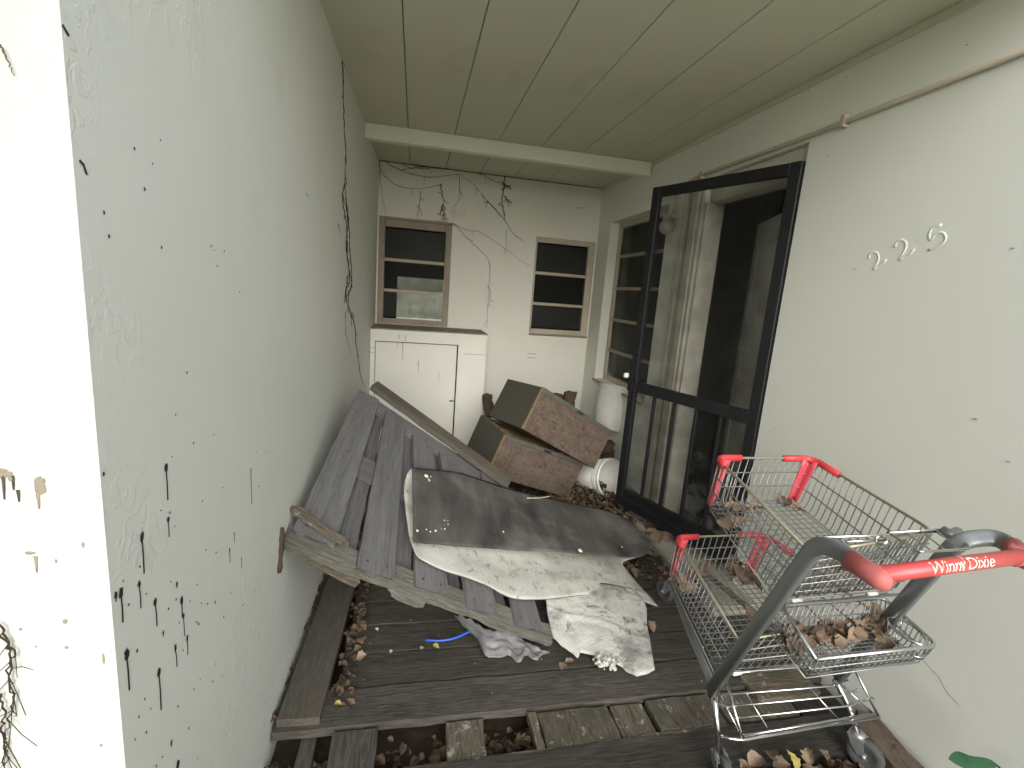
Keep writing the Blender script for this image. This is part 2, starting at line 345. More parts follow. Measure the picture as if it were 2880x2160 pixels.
house = thing('house', 'pale painted house with an open porch bay, cracked white walls, plank ceiling and dark doorway', 'house', (.7, 3, 0))

# window openings from the photo
def rect(pts, ax, val, iu, iv=2):
    P = [pk(p, ax, val) for p in pts]
    return (sum(sorted(p[iu] for p in P)[:2])/2, sum(sorted(p[iu] for p in P)[2:])/2, sum(sorted(p[iv] for p in P)[:2])/2, sum(sorted(p[iv] for p in P)[2:])/2)
w1 = rect([z1(435,140), z1(980,185), z1(945,950), z1(435,915)], 1, YB, 0)
w2 = rect([z1(1600,270), z1(2035,325), z1(1975,1015), z1(1548,990)], 1, YB, 0)
w1 = (XL1 + .012, w1[1], w1[2], w1[3]); w2 = (w2[0], 1.738, w2[2], w2[3])
w3 = (3.36, 4.44, .74, 2.205)          # louvre window in the right wall (y range, z range)
dr = (2.105, 2.91, .02, 2.285)           # doorway in the right wall

bm = BM(); wall_grid(bm, (XL1 - .3, XR + .35), (-.3, ZC + .1), [w1, w2], lambda u, v, d: V((u, YB + d, v)), .14)
ob('back_wall', bm, M['wall_far'], house, label='back wall with two small three-pane windows')
bm = BM()
# left wall: outer corner block, long inner face and the bright front face
A, B = V((XL0, YF, 0)), V((XL1, YB, 0))
fpts = [V((-6, YF, 0)), A, B, V((XL1, YB + .14, 0)), V((-6, YB + .14, 0))]
lo = [bm.verts.new((p.x, p.y, -.3)) for p in fpts]; hi = [bm.verts.new((p.x, p.y, 3.1)) for p in fpts]
for i in range(5): bm.faces.new((lo[i], lo[(i+1) % 5], hi[(i+1) % 5], hi[i]))
bm.faces.new(hi); bm.faces.new(lo[::-1]); bmesh.ops.recalc_face_normals(bm, faces=bm.faces)
wl = ob('left_wall', bm, M['wall_left'], house, label='blank white side wall on the left spattered with black paint drips')
bm = BM(); wall_grid(bm, (-1.2, YB + .14), (-.3, ZC + .1), [w3, dr], lambda u, v, d: V((XR + d, u, v)), .11)
ob('right_wall', bm, M['wall'], house, label='white wall on the right with the house number and the doorway')
# ceiling boards
gx = [-.62, -.09, .23, .545, .86, 1.18, 1.515, 1.95]
for i, (a, b) in enumerate(zip(gx, gx[1:])):
    bm = BM(); box(bm, (a + .0022, 1.0, ZC), (b - .0022, YB + .0, ZC + .03)); bevel(bm, .0025)
    ob('ceiling_panel', bm, M['ceil'], house)
bm = BM(); box(bm, (-.7, 1.0, ZC + .032), (2.2, YB + .2, ZC + .10)); ob('ceiling_backing', bm, M['vine'], house)
bm = BM(); box(bm, (-6.2, .97, ZC + .11), (6, 6.08, ZC + .2)); box(bm, (-.499, .95, ZC - .02), (6, 1.0, ZC + .109)); box(bm, (-6.2, -1.4, ZC - .02), (-.50, .969, ZC + .2)); ob('roof_and_added_eave', bm, M['ceil'], house)  # last box: left eave added out of view to block sky light on front face
# beam
bm = BM(); box(bm, (xl(3.7) + .002, 3.70, 2.462), (XR - .012, 3.78, ZC - .002)); bevel(bm, .004, 2); ob('beam', bm, M['beam'], house, label='cream painted beam crossing the porch ceiling')
bm = BM(); box(bm, (XL1, YB - .006, ZC - .006), (XR, YB - .001, ZC - .001)); ob('ceiling_shadow_line', bm, M['vine'], house)  # dark strip standing in for the shadow line where back wall meets ceiling
# crown trim under ceiling at the right wall
bm = BM(); box(bm, (XR - .012, 1.0, ZC - .03), (XR - .001, YB, ZC - .002)); ob('cornice_strip', bm, M['ceil'], house)
# conduit
bm = BM()
yy = lambda s: pk(s, 0, XR).y
cp = [V((XR - .012, .2, 2.33)), V((XR - .012, 2.1, 2.305)), V((XR - .012, 3.05, 2.315)), V((XR - .012, 3.255, 2.27)), V((XR - .012, 3.26, 2.12))]
tube(bm, fillet(cp, .08), .011, 8)
for y in (.9, 1.9, 2.95):
    box(bm, (XR - .026, y, 2.285), (XR - .001, y + .02, 2.335))
ob('conduit', bm, M['trimpale'], house, label='painted conduit running along the right wall above the doorway')

# ------------------------------------------------------------------ windows
def window(rc, ax, depth, bars, fw, mats, name_label, fl=None, sillm=None, lean=0):
    """rc=(u0,u1,v0,v1). ax=1: in back wall (faces -y); ax=0: in right wall (faces -x)"""
    u0, u1, v0, v1 = rc
    P = (lambda u, v, d: V((u, YB + d, v))) if ax == 1 else (lambda u, v, d: V((XR + d, u, v)))
    def bx(bm, ua, ub, va, vb, da, db):
        p, q = P(ua, va, da), P(ub, vb, db)
        box(bm, [min(p[i], q[i]) for i in range(3)], [max(p[i], q[i]) for i in range(3)])
    g = .001
    bm = BM()
    bx(bm, u0+g, u0+fw[0], v0+g, v1-g, depth-.02, depth+.03); bx(bm, u1-fw[1], u1-g, v0+g, v1-g, depth-.02, depth+.03)
    bx(bm, u0+fw[0]+g, u1-fw[1]-g, v1-fw[2], v1-g, depth-.018, depth+.03); bx(bm, u0+fw[0]+g, u1-fw[1]-g, v0+g, v0+fw[3], depth-.018, depth+.03)
    bevel(bm, .003)
    w = ob('window', bm, mats[0], house, label=name_label)
    bs = [v0 + fw[3]] + bars + [v1 - fw[2]]
    for b in bars:
        bm = BM(); bx(bm, u0+fw[0]+g, u1-fw[1]-g, b-.014, b+.014, depth-.016, depth+.02); bevel(bm, .003); ob('glazing_bar', bm, mats[1], w)
    for a, b in zip(bs, bs[1:]):
        bm = BM(); bx(bm, u0+fw[0]+.003, u1-fw[1]-.003, a+.015, b-.015, depth+.002, depth+.006); ob('pane', bm, M['glass'], w)
    bm = BM(); bx(bm, u0 - (.0 if ax == 1 else 0) + g, u1 - g, v0 - .02, v0 - .001, -.022, -.001) ; bevel(bm, .003); ob('sill', bm, mats[2], w)
    return w
bars1 = [pk(z1(700,462), 1, YB).z, pk(z1(700,688), 1, YB).z]
bars2 = [pk(z1(1780,560), 1, YB).z, pk(z1(1760,785), 1, YB).z]
window(w1, 1, .03, bars1, (.055, .055, .07, .05), (M['trimtan'], M['trimpale'], M['trimpale']), 'brown framed window above the cupboard, bright haze in its lower panes')
window(w2, 1, .03, bars2, (.022, .065, .05, .045), (M['trimpale'], M['trimpale'], M['cuptop']), 'small dark window right of the vines')
window(w3, 0, .105, [.74 + .29 * k for k in (1, 2, 3, 4)], (.03, .045, .045, .05), (M['trimpale'], M['trimtan'], M['trimtan']), 'tall dark five-pane window behind the screen door')
# streaked head casing above window 1
bm = BM(); box(bm, (w1[0], YB - .012, w1[3] + .001), (w1[1] + .01, YB - .001, w1[3] + .016)); ob('head_casing', bm, M['trimtan'], house)
# recess patch in the wall under window 2
for z in (.905, .865):
    bm = BM(); box(bm, (1.135, YB - .004, z), (1.225, YB - .0005, z + .004)); ob('patch_edge', bm, M['vinepale'], house)

# rooms behind: back room with a frosted window, dark right-hand room
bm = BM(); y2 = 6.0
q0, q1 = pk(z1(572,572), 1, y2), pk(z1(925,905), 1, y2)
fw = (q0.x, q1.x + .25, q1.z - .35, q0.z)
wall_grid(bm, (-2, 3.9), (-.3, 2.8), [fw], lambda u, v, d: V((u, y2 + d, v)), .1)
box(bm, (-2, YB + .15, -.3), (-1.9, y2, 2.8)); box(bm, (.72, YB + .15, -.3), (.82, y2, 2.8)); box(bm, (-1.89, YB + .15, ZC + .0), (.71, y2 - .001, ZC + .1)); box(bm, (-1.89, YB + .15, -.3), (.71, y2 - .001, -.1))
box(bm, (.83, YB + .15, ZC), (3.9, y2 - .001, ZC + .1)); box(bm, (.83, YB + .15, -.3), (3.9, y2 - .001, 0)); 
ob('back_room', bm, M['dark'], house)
bm = BM(); box(bm, (fw[0] + .002, y2 + .03, fw[2] + .002), (fw[1] - .002, y2 + .036, fw[3] - .002)); ob('frosted_window', bm, M['frost'], house)
bm = BM()
box(bm, (XR + .111, .9, -.3), (4.8, YB + .14, -.06))                      # floor
box(bm, (XR + .111, .9, ZC), (4.8, YB + .14, ZC + .1))
box(bm, (XR + .111, .8, -.3), (4.8, .899, ZC))
wall_grid(bm, (.9, YB + 1.2), (-.3, ZC), [(3.2, 3.9, -.05, 1.9)], lambda u, v, d: V((3.9 + d, u, v)), .1)
box(bm, (4.9, .8, -.3), (5.0, 6, ZC + .1)); box(bm, (XR + .352, YB + .001, -.3), (4.899, YB + .139, ZC - .001))
ob('right_room', bm, M['interior'], house)
# doorway frame, threshold
bm = BM()
box(bm, (XR + .001, dr[1] - .03, .03), (XR + .125, dr[1] - .001, 2.14)); box(bm, (XR + .03, dr[0] + .002, 2.141), (XR + .125, dr[1] - .002, 2.283)); box(bm, (XR + .06, dr[0] + .002, .03), (XR + .125, dr[0] + .03, 2.14))
box(bm, (XR - .014, 2.912, .02), (XR - .001, 3.13, 2.23)); box(bm, (XR - .024, 2.945, .02), (XR - .0145, 3.02, 2.225)); box(bm, (XR - .02, 3.085, .02), (XR - .0145, 3.128, 2.225))
bevel(bm, .004); ob('door_frame', bm, M['trimwhite'], house, label='cream wooden doorway frame')
bm = BM(); tube(bm, [(XR - .02, 3.045, .1), (XR - .02, 3.05, 1.2), (XR - .02, 3.045, 2.25)], .004, 5); ob('cable', bm, M['trimtan'], house)
bm = BM(); box(bm, (XR - .25, 1.9, -.05), (XR + .25, 3.5, .045)); bevel(bm, .008, 2); ob('doorstep', bm, M['concrete'], house, label='pale concrete doorstep under the screen door')
# inner panelled door, standing ajar
hp, tp = V((XR + .12, 2.16, .05)), V((2.165, 2.90, .05))
Md = frame(hp, tp - hp, V((0, 0, 1)))
Lw = (tp - hp).length
bm = BM(); box(bm, (0, 0, -.02), (Lw, 2.0, .02), Md); bevel(bm, .003)
inner = ob('inner_door', bm, M['doorpaint'], house, label='pale panelled inner door standing ajar in the dark doorway')
for (v0, v1) in ((.15, .85), (.98, 1.22), (1.35, 1.88)):
    bm = BM()
    for z in (.0201,):
        for (a, b, c, e) in ((.1, Lw-.1, v0, v0+.025), (.1, Lw-.1, v1-.025, v1), (.1, .125, v0+.026, v1-.026), (Lw-.125, Lw-.1, v0+.026, v1-.026)):
            for s in (-1, 1):
                box(bm, (a, c, min(s*.0202, s*.032)), (b, e, max(s*.0202, s*.032)), Md)
    ob('panel_moulding', bm, M['doorpaint'], inner)

# ------------------------------------------------------------------ screen door
H0 = V((XR - .002, 2.112, .12)); F0 = V((1.430, 2.965, .12))
sx = F0 - H0; SW = sx.length; SH = 2.082
Ms = frame(H0, sx, V((0, 0, 1)))
def sbox(bm, a, b, c, e, t=.016): box(bm, (a, c, -t), (b, e, t), Ms)
bm = BM(); fwid = .058
sbox(bm, 0, fwid, 0, SH); sbox(bm, SW - fwid, SW, 0, SH); sbox(bm, fwid + .0005, SW - fwid - .0005, SH - .06, SH - .001, .015); sbox(bm, fwid + .0005, SW - fwid - .0005, .001, .13, .015)
sbox(bm, fwid + .0005, SW - fwid - .0005, .80, .87, .014); sbox(bm, fwid + .001, SW - fwid - .001, .05, .065, .022); sbox(bm, fwid+.001, SW-fwid-.001, .12, .129, .02)
bevel(bm, .003)
sd = ob('screen_door', bm, M['black'], house, label='black metal screen door hanging half open in front of the doorway')
for k in range(1, 5):
    bm = BM(); a = fwid + (SW - 2 * fwid) * k / 5; sbox(bm, a - .009, a + .009, .131, .799, .009); bevel(bm, .002); ob('bar', bm, M['black'], sd)
bm = BM(); box(bm, (fwid + .001, .131, .0105), (SW - fwid - .001, .799, .0112), Ms); box(bm, (fwid + .001, .871, .0105), (SW - fwid - .001, SH - .061, .0112), Ms); ob('screen', bm, M['screen'], sd)
bm = BM(); box(bm, (SW - .045, .80, -.045), (SW - .012, .90, -.0165), Ms); box(bm, (SW - .035, .72, -.04), (SW - .02, .799, -.017), Ms); bevel(bm, .005, 2); ob('latch', bm, M['black'], sd)
bm = BM(); box(bm, (SW - .004, .885, -.06), (SW + .018, .915, -.025), Ms); bevel(bm, .005, 2); ob('latch_button', bm, M['white'], sd)
# porch lamp
lt = thing('porch_lamp', 'small round frosted wall lamp under the conduit, seen through the screen', 'lamp', (XR - .03, 3.26, 1.98))
Ml = Matrix.Translation(V((XR - .055, 3.26, 2.03)))
bm = BM(); lathe(bm, [(0.0005, -.055)] + [(.052 * math.sin(a), -.052 * math.cos(a) ) for a in [D(x) for x in range(20, 145, 12)]] + [(.03, .045), (.0005, .047)], Ml, 20); ob('globe', bm, M['bulb'], lt)
bm = BM(); lathe(bm, [(.0005, .048), (.034, .048), (.034, .085), (.0005, .086)], Ml, 16); box(bm, (XR - .055, 3.235, 2.085), (XR - .001, 3.285, 2.115)); ob('socket', bm, M['trimpale'], lt)

# ------------------------------------------------------------------ house number
dg = [[(545,640),(560,590),(605,570),(645,590),(650,650),(620,710),(595,755),(640,715),(695,690),(735,645)],
      [(825,520),(845,465),(900,440),(945,470),(940,530),(905,600),(875,655),(930,605),(985,590),(1035,530)],
      [(1330,275),(1220,320),(1205,440),(1265,375),(1330,360),(1372,405),(1350,465),(1280,515),(1185,548)]]
for k, d in enumerate(dg):
    bm = BM(); tube(bm, resample([pk(zN(*p), 0, XR) for p in d], 26), .005, 8, flat=.4, up=(1, 0, 0))
    ob('house_number_digit', bm, M['digit'], house, label='raised digit %s painted over in wall colour' % '225'[k])

# ------------------------------------------------------------------ paint drips and marks on the left wall
def left(s):                               # photo point on the slanted left wall
    q = ray(s); nrm = V((1, -(XL1 - XL0) / (YB - YF), 0)); a = V((XL0, YF, 0))
    return CAM + q * ((a - CAM).dot(nrm) / q.dot(nrm))
def blob(bm, c, r, ax, seed, el=1.0, off=.0012, n=10):
    rr = random.Random(seed); vs = []
    for k in range(n):
        a = 2 * math.pi * k / n; q = r * (1 + rr.uniform(-.25, .25)); dy, dz = math.cos(a) * q, math.sin(a) * q * el
        vs.append(c + (V((0, dy, dz)) if ax == 0 else V((dy, 0, dz)) if ax == 1 else V((dy, dz, 0))))
    nv = {0: V((off, 0, 0)), -1: V((-off, 0, 0)), 1: V((0, -off, 0)), 2: V((0, 0, off))}[ax] if ax in (0, 1, 2) else V((-off, 0, 0))
    t = [bm.verts.new(v + nv) for v in vs]; cc = bm.verts.new(c + nv * 2)
    for k in range(n): bm.faces.new((t[k], t[(k+1) % n], cc))
drips = [((702,385),(710,522),1),((600,680),(605,838),1),((711,605),(715,680),.7),((1062,395),(1070,535),.7),((992,665),(994,702),.5),((972,735),(976,787),.6),((1022,770),(1025,810),.5),
         ((588,880),(597,980),.8),((510,915),(517,1043),1),((488,925),(488,955),.7),((656,955),(667,1053),.9),((768,950),(770,1020),1),((776,1015),(781,1098),.7),((792,1110),(793,1182),.8),((742,1150),(754,1222),.8),
         ((534,1175),(547,1328),1.1),((672,1255),(680,1415),1.1),((748,880),(749,895),.6),((690,1085),(690,1103),.5),((725,1552),(726,1570),.6),((752,1648),(754,1659),1.1)]
for i, (a, b, w) in enumerate(drips):
    bm = BM()
    pa, pb = left(zL(*a)), left(zL(*b)); pb = V((pa.x, pa.y + (pb.y - pa.y) * .3, pb.z)); pa.x = xl(pa.y); pb.x = xl(pb.y)
    blob(bm, pa, .006 * w, 0, i, 1.5)
    tube(bm, [pa + V((.0008, 0, 0)), (pa + pb) / 2 + V((.0008, .001, 0)), pb + V((.0008, 0, 0))], .0019 * w, 6, flat=.4, up=(1, 0, 0))
    ob('paint_drip', bm, M['drip'], house)
dots = [(742,160),(903,245),(818,280),(727,338),(1127,320),(1085,320),(679,567),(718,575),(738,634),(590,805),(519,866),(618,920),(543,966),(744,945),(803,951),(851,960),(878,962),(911,956),(1078,905),(834,880),(947,1017),
        (1062,1080),(579,1162),(774,1160),(911,1218),(846,1282),(820,1325),(752,1398),(636,1408),(586,1442),(618,1508),(570,1538),(798,1490),(956,1515),(835,1620),(686,1612),(660,1650),(941,1267),(1108,790),(914,745),(871,733),(942,470),(1097,463),(856,527),
        (757,1042),(712,985),(830,1040),(840,1048),(1028,968),(976,915),(437,412),(722,870),(611,1366),(900,1293)]
for i, p in enumerate(dots):
    q = left(zL(*p)); q.x = xl(q.y); bm = BM(); blob(bm, q, R0.uniform(.0013, .0027), 0, 50 + i, 1.3); ob('paint_speck', bm, M['drip'], house)
zA = zz(0, 0, 1.508)
for i, p in enumerate([(677,594),(567,630),(644,694),(611,801),(459,1002),(438,902),(893,1044),(906,1061),(948,1065),(918,1127),(1014,1238),(1275,1010),(790,1580),(683,1050)]):
    q = left(zA(*p)); q.x = xl(q.y); bm = BM(); blob(bm, q, R0.uniform(.0014, .0026), 0, 150 + i, 1.3); ob('paint_speck', bm, M['drip'], house)
for a, b in (((262,105),(288,150)), ((335,680),(352,700)), ((350,695),(365,740)), ((1300,820),(1304,835))):
    pa, pb = left(zA(*a)), left(zA(*b)); pa.x = xl(pa.y) + .001; pb.x = xl(pb.y) + .001; bm = BM(); tube(bm, [pa, (pa+pb)/2, pb], .002, 6, flat=.4, up=(1, 0, 0)); ob('paint_speck', bm, M['drip'], house)
bm = BM(); a, b = left(zL(1190, 640)), left(zL(1178, 830)); pts = []
for k in range(9): 
    p = a.lerp(b, k/8); p.x = xl(p.y) + .004; p.y += R0.uniform(-.004, .004); pts.append(p)
tube(bm, pts, .008, 6, rf=lambda t: .007 + .005 * math.sin(t * 9) ** 2 * 1)
ob('mud_streak', bm, M['log'], house, label='dark mud streak hanging below the pallet corner on the left wall')
# chips and stains on the bright front face
bm = BM()
for i, (x, y, r, e) in enumerate([(14,398,.010,.8),(30,412,.013,.6),(3,412,.012,.8),(48,430,.006,1.2),(188,440,.004,1.5),(160,500,.003,3),(355,710,.004,2),(240,780,.003,2),(278,1035,.006,1),(285,1145,.005,1),(90,1068,.004,1),(130,745,.012,.4),(430,1560,.004,1),(440,1195,.003,6),(155,1142,.003,1)]):
    bm = BM(); blob(bm, pk(zL(x, y), 1, YF), r * .6, 1, 300 + i, e); ob('rust_stain', bm, M['trimtan'], house)
bm = BM(); blob(bm, pk(zL(172, 460), 1, YF), .007, 1, 400, 1.9); ob('rust_stain', bm, M['trimtan'], house)
for k, (x, y, y2) in enumerate([(12, 415, 520), (52, 420, 480), (75, 480, 530), (150, 760, 830), (160, 500, 560)]):
    bm = BM(); tube(bm, [pk(zL(x, y), 1, YF - .001), pk(zL(x + 4, (y + y2) / 2), 1, YF - .001), pk(zL(x + 6, y2), 1, YF - .001)], .0022, 6, flat=.3, up=(0, 1, 0), rf=lambda t: .0026 * (1 - .6 * t)); ob('rust_run', bm, M['plank'] if k < 3 else M['trimtan'], house)
# specks on right wall, beam, cornice
bm = BM()
for i, p in enumerate([zN(2095,525), zN(1070,440), zN(400,748), zR(1845,290), zR(1063,503), zR(917,513), zR(818,588), zR(398,775), zR(115,1022), zR(940,1012), (2745,1178), (2310,1028), (2838,1298), (2180,1205), zC(1160,1300)]):
    q = pk(p, 0, XR); bm = BM(); blob(bm, q, R0.uniform(.003, .006), -1, 500 + i, 1.1); ob('dirt_speck', bm, M['vine'], house)

for k, L_c in enumerate([[(2590,1850),(2640,1905),(2668,1950),(2700,1985)], [(2560,1800),(2585,1845)]]):
    pts = resample([pk(p, 0, XR) for p in L_c], 14); rr_ = random.Random(k + 40)
    pts = [p + V((-.0003, rr_.uniform(-.003, .003), rr_.uniform(-.002, .002))) for p in pts]
    bm = BM(); tube(bm, pts, .0006, 4); ob('hairline_crack', bm, M['vinepale'], house)
# ------------------------------------------------------------------ cupboard
cl = pk(z1(330, 950), 1, 4.3); cx0, cx1, cz = xl(4.4) + .002, pk(z1(1240, 995), 1, 4.3).x, 1.12
cu = thing('cupboard', 'cream painted built-in cupboard with a flush door below the left window', 'cupboard', (.12, 4.5, 0))
d0 = pk(z1(412, 1053), 1, 4.3); d1 = pk(z1(1016, 1078), 1, 4.3)
dx0, dx1, dz = d0.x, d1.x, 1.0
bm = BM()
wall_grid(bm, (cx0, cx1), (0, cz - .018), [(dx0 - .005, dx1 + .012, .1, dz + .008)], lambda u, v, d: V((u, 4.3 + d, v)), .02)
box(bm, (cx1 - .02, 4.321, 0), (cx1 - .001, YB - .001, cz - .018))
ob('carcass', bm, M['cup'], cu)
bm = BM(); box(bm, (cx0 + .001, 4.335, 0), (cx1 - .021, 4.34, cz - .02)); ob('inside', bm, M['black'], cu)
for (xa, xb, z) in ((dx1 + .06, cx1, .93), (cx0 + .002, dx0 - .006, .945), (cx0 + .002, dx0 - .006, .905)):
    bm = BM(); box(bm, (xa, 4.2990, z), (xb, 4.2997, z + .0025)); ob('seam', bm, M['vinepale'], cu)
bm = BM(); box(bm, (cx0, 4.293, cz - .017), (cx1 + .004, YB - .001, cz)); bevel(bm, .003); ob('top', bm, M['cuptop'], cu, label='grimy grey top board of the cupboard')
bm = BM(); box(bm, (cx0, 4.290, cz - .05), (cx1 + .002, 4.2925, cz - .012)); ob('top_edge', bm, M['cup'], cu)
bm = BM(); box(bm, (dx0, 4.302, .106), (dx1, 4.32, dz)); bevel(bm, .002); dd = ob('door', bm, M['cup'], cu)
bm = BM(); lp = pk(z1(975, 1493), 1, 4.3); box(bm, (lp.x - .022, 4.288, lp.z - .006), (lp.x + .012, 4.3015, lp.z + .004)); tube(bm, [(lp.x - .02, 4.286, lp.z - .002), (lp.x + .02, 4.286, lp.z + .004)], .003, 6); bevel(bm, .001); ob('latch', bm, M['wire'], dd)
# drip stains running down the cupboard front
bm = BM()
for i, (x, y0, y1, w) in enumerate([(585,965,1035,.006),(630,965,1060,.004),(612,1060,1195,.0035),(572,1060,1100,.003),(728,1200,1290,.003),(845,1038,1042,.003),(880,1280,1370,.002)]):
    a, b = pk(z1(x, y0), 1, 4.3), pk(z1(x, y1), 1, 4.3); yv = 4.2885 if b.z > cz - .05 else 4.2995
    a.y = b.y = yv if y0 < 1050 else 4.3005
    bm = BM(); tube(bm, [a, a.lerp(b, .5) + V((.002, 0, 0)), b], w, 6, flat=.15, up=(0, 1, 0), rf=lambda t, w=w: w * (1 - .7 * t)); ob('drip_stain', bm, M['trimtan'], cu)

# ------------------------------------------------------------------ vines
def vine(name, paths, fn, r, m, label, jit=.004, seed=1, twigs=0, group=None):
    bm = BM(); rr = random.Random(seed)
    for path in paths:
        pts = resample([fn(p) for p in path], max(8, len(path) * 6))
        for i, p in enumerate(pts):
            p += V((rr.uniform(-jit, jit) if fn is not left else rr.uniform(0, .004), rr.uniform(-jit, 0) if fn is not left else rr.uniform(-jit, jit), rr.uniform(-jit, jit)))
        tube(bm, pts, r, 5, rf=lambda t: r * .85 * (1.15 - .7 * t))
        for _ in range(twigs):
            p = rr.choice(pts[1:]); q = p + V((rr.uniform(-.05, .05) if fn is not left else .004, rr.uniform(-.02, 0) if fn is not left else rr.uniform(-.06, .06), rr.uniform(-.07, .02)))
            tube(bm, [p, p.lerp(q, .5) + V((0, 0, rr.uniform(-.006, .006))), q], r * .4, 4)
    return ob(name, bm, m, None, label=label, cat='vine', group=group)
bw = lambda p: pk(p, 1, YB - .008)
T = lambda L_: [z2(*p) for p in L_]
vine('vine', [T([(258,998),(300,1060),(380,1100),(480,1135),(600,1148),(770,1135),(850,1190),(905,1255)]), T([(262,995),(350,1030),(430,1085),(620,1090),(830,1100),(920,1130),(1020,1190),(1100,1215)]),
              T([(265,998),(420,1020),(480,1075),(760,1095),(880,1120),(960,1165),(1040,1185)]), T([(380,1105),(480,1085),(640,1070),(790,1085),(850,1110)]), T([(250,1010),(250,1090),(300,1160),(400,1215),(540,1220),(645,1195)])],
     bw, .0028, M['vine'], 'dry brown vine swagged under the ceiling from the left corner of the back wall', .004, 3, 5)
vine('vine', [T([(645,1190),(650,1250),(665,1330),(672,1400),(690,1445)]), T([(655,1330),(640,1380)]), T([(665,1380),(655,1440)])], bw, .0038, M['vine'], 'ragged vine stem hanging to the top right corner of the left window', .006, 4, 7)
vine('vine', [T([(1062,1110),(1055,1180),(1045,1280),(1050,1360),(1062,1425)]), T([(1055,1270),(1085,1310)]), T([(1045,1190),(1100,1220)])], bw, .0055, M['vine'], 'thick dark dead vine stub hanging in the middle of the back wall', .005, 5, 6)
vine('vine', [T([(945,1300),(1000,1360),(1060,1430),(1110,1510),(1180,1565)]), T([(905,1255),(950,1310)])], bw, .0035, M['vine'], 'thin twig slanting down below the thick vine stub', .003, 6, 3)
vine('vine', [T([(515,1240),(505,1340),(485,1440)]), T([(500,1330),(525,1400)]), T([(765,1140),(762,1290),(735,1340)])], bw, .0028, M['vinepale'], 'two faint short tendrils hanging above the left window', .003, 7, 3)
vine('vine', [T([(245,1100),(265,1260),(290,1410)])], bw, .002, M['vinepale'], 'single faint tendril down the left edge of the back wall', .002, 8, 0)
Tw = lambda L_: [z1(*p) for p in L_]
vine('vine', [Tw([(975,175),(1050,215),(1110,235),(1180,240),(1260,290),(1380,375),(1450,430),(1560,495)])], bw, .0022, M['vinepale'], 'long thin tendril trailing from the left window across to the right window', .004, 9, 4)
vine('vine', [Tw([(990,185),(1080,280),(1180,375),(1250,460),(1255,620),(1245,760),(1235,960)]), Tw([(1240,640),(1265,700),(1240,800)])], bw, .0026, M['vinepale'], 'tendril dropping beside the left window down to the cupboard end', .004, 10, 5)
vine('vine', [Tw([(1380,230),(1382,400)])], bw, .002, M['vinepale'], 'short straight tendril between the two windows', .002, 11, 1)
lw = [[z1(190,-10),(0,0)][:1] + [z1(200,90), z1(205,180), z1(190,330), z1(205,470), z1(215,600), z1(190,700), z1(215,830), z1(255,930), z1(262,1050), z1(280,1180), z1(300,1310), z1(335,1400)],
      [z1(188,30), z1(212,200), z1(218,400), z1(232,600), z1(205,740), z1(250,870)], [z1(205,560), z1(175,770)], [z1(195,300), z1(200,420), z1(212,520), z1(230,640), z1(180,730)],
      [z2(0,280), z2(8,500), z2(15,800), z2(25,1000), z2(20,1180), z2(35,1400), z2(30,1500)], [z2(20,1180), z2(5,1290), z2(30,1450), z2(40,1600)]]
vine('vine', lw, left, .0036, M['vine'], 'long dead vine climbing the left wall beside the cupboard', .006, 12, 9)
vine('vine', [[z1(185,830), z1(190,1000), z1(230,1150)], [z1(130,180), z1(150,260)]], left, .0016, M['vinepale'], 'hair-thin tendrils at the foot of the left wall vine', .004, 13, 1)
fwl = lambda p: pk(p, 1, YF - .006)
vine('vine', [[zL(0,1045), zL(35,1110), zL(60,1180), zL(35,1230), (zL(60,1330)), zL(68,1440)], [zL(0,1080), zL(50,1170), zL(40,1260), zL(55,1380), zL(30,1500), zL(20,1659)],
              [zL(0,1340), zL(22,1420), zL(10,1500), zL(35,1600), zL(25,1659)], [zL(0,1480), zL(30,1560), zL(8,1650)]], fwl, .0016, M['vine'], 'tangled wiry vine at the bottom left on the bright wall end', .003, 14, 6)
vine('vine', [[zA(0,190), zA(30,250), zA(62,320)]], fwl, .0014, M['vinepale'], 'lone twig high on the bright wall end at far left', .001, 15, 0)
vine('vine', [[z2(1520,1345), z2(1560,1348), z2(1605,1325)]], bw, .002, M['vinepale'], 'tiny curved twig stuck high on the back wall at right', .001, 16, 0)

# ------------------------------------------------------------------ ground, deck
bm = BM(); gs = 60
box(bm, (-150, -150, -.34), (150, 150, -.30)); ob('ground', bm, M['grass'], kind='structure')
bm = BM(); n = 44
gv = [[bm.verts.new((-.55 + 2.5 * i / n, .2 + 4.5 * j / n, -.13 + .03 * noise.noise(V((i * .6, j * .6, 0))))) for j in range(n + 1)] for i in range(n + 1)]
for i in range(n):
    for j in range(n): bm.faces.new((gv[i][j], gv[i+1][j], gv[i+1][j+1], gv[i][j+1]))
ob('soil', bm, M['soil'], kind='structure')
deck = thing('deck', 'weathered black-brown plank deck on the porch floor', 'deck', (.7, 2.5, -.04), kind='structure')
del deck['category']
ys = [1.475, 1.645, 1.82, 1.99, 2.155, 2.33, 2.50, 2.67, 2.84, 3.01, 3.18, 3.35, 3.52, 3.69, 3.86, 4.03, 4.20, 4.37, 4.54, 4.71]
for i, (a, b) in enumerate(zip(ys, ys[1:])):
    x0 = -.235 + R0.uniform(-.01, .03) if i else -.425
    board('board', (x0, (a + b) / 2, -.018 + R0.uniform(-.003, .003)), (1.742, (a + b) / 2, -.018 + R0.uniform(-.003, .003)), (0, 1, 0), (b - a) - R0.uniform(.009, .017), .034, M['deck'], deck, seed=i, rough=.003, rag=(.02, 0))
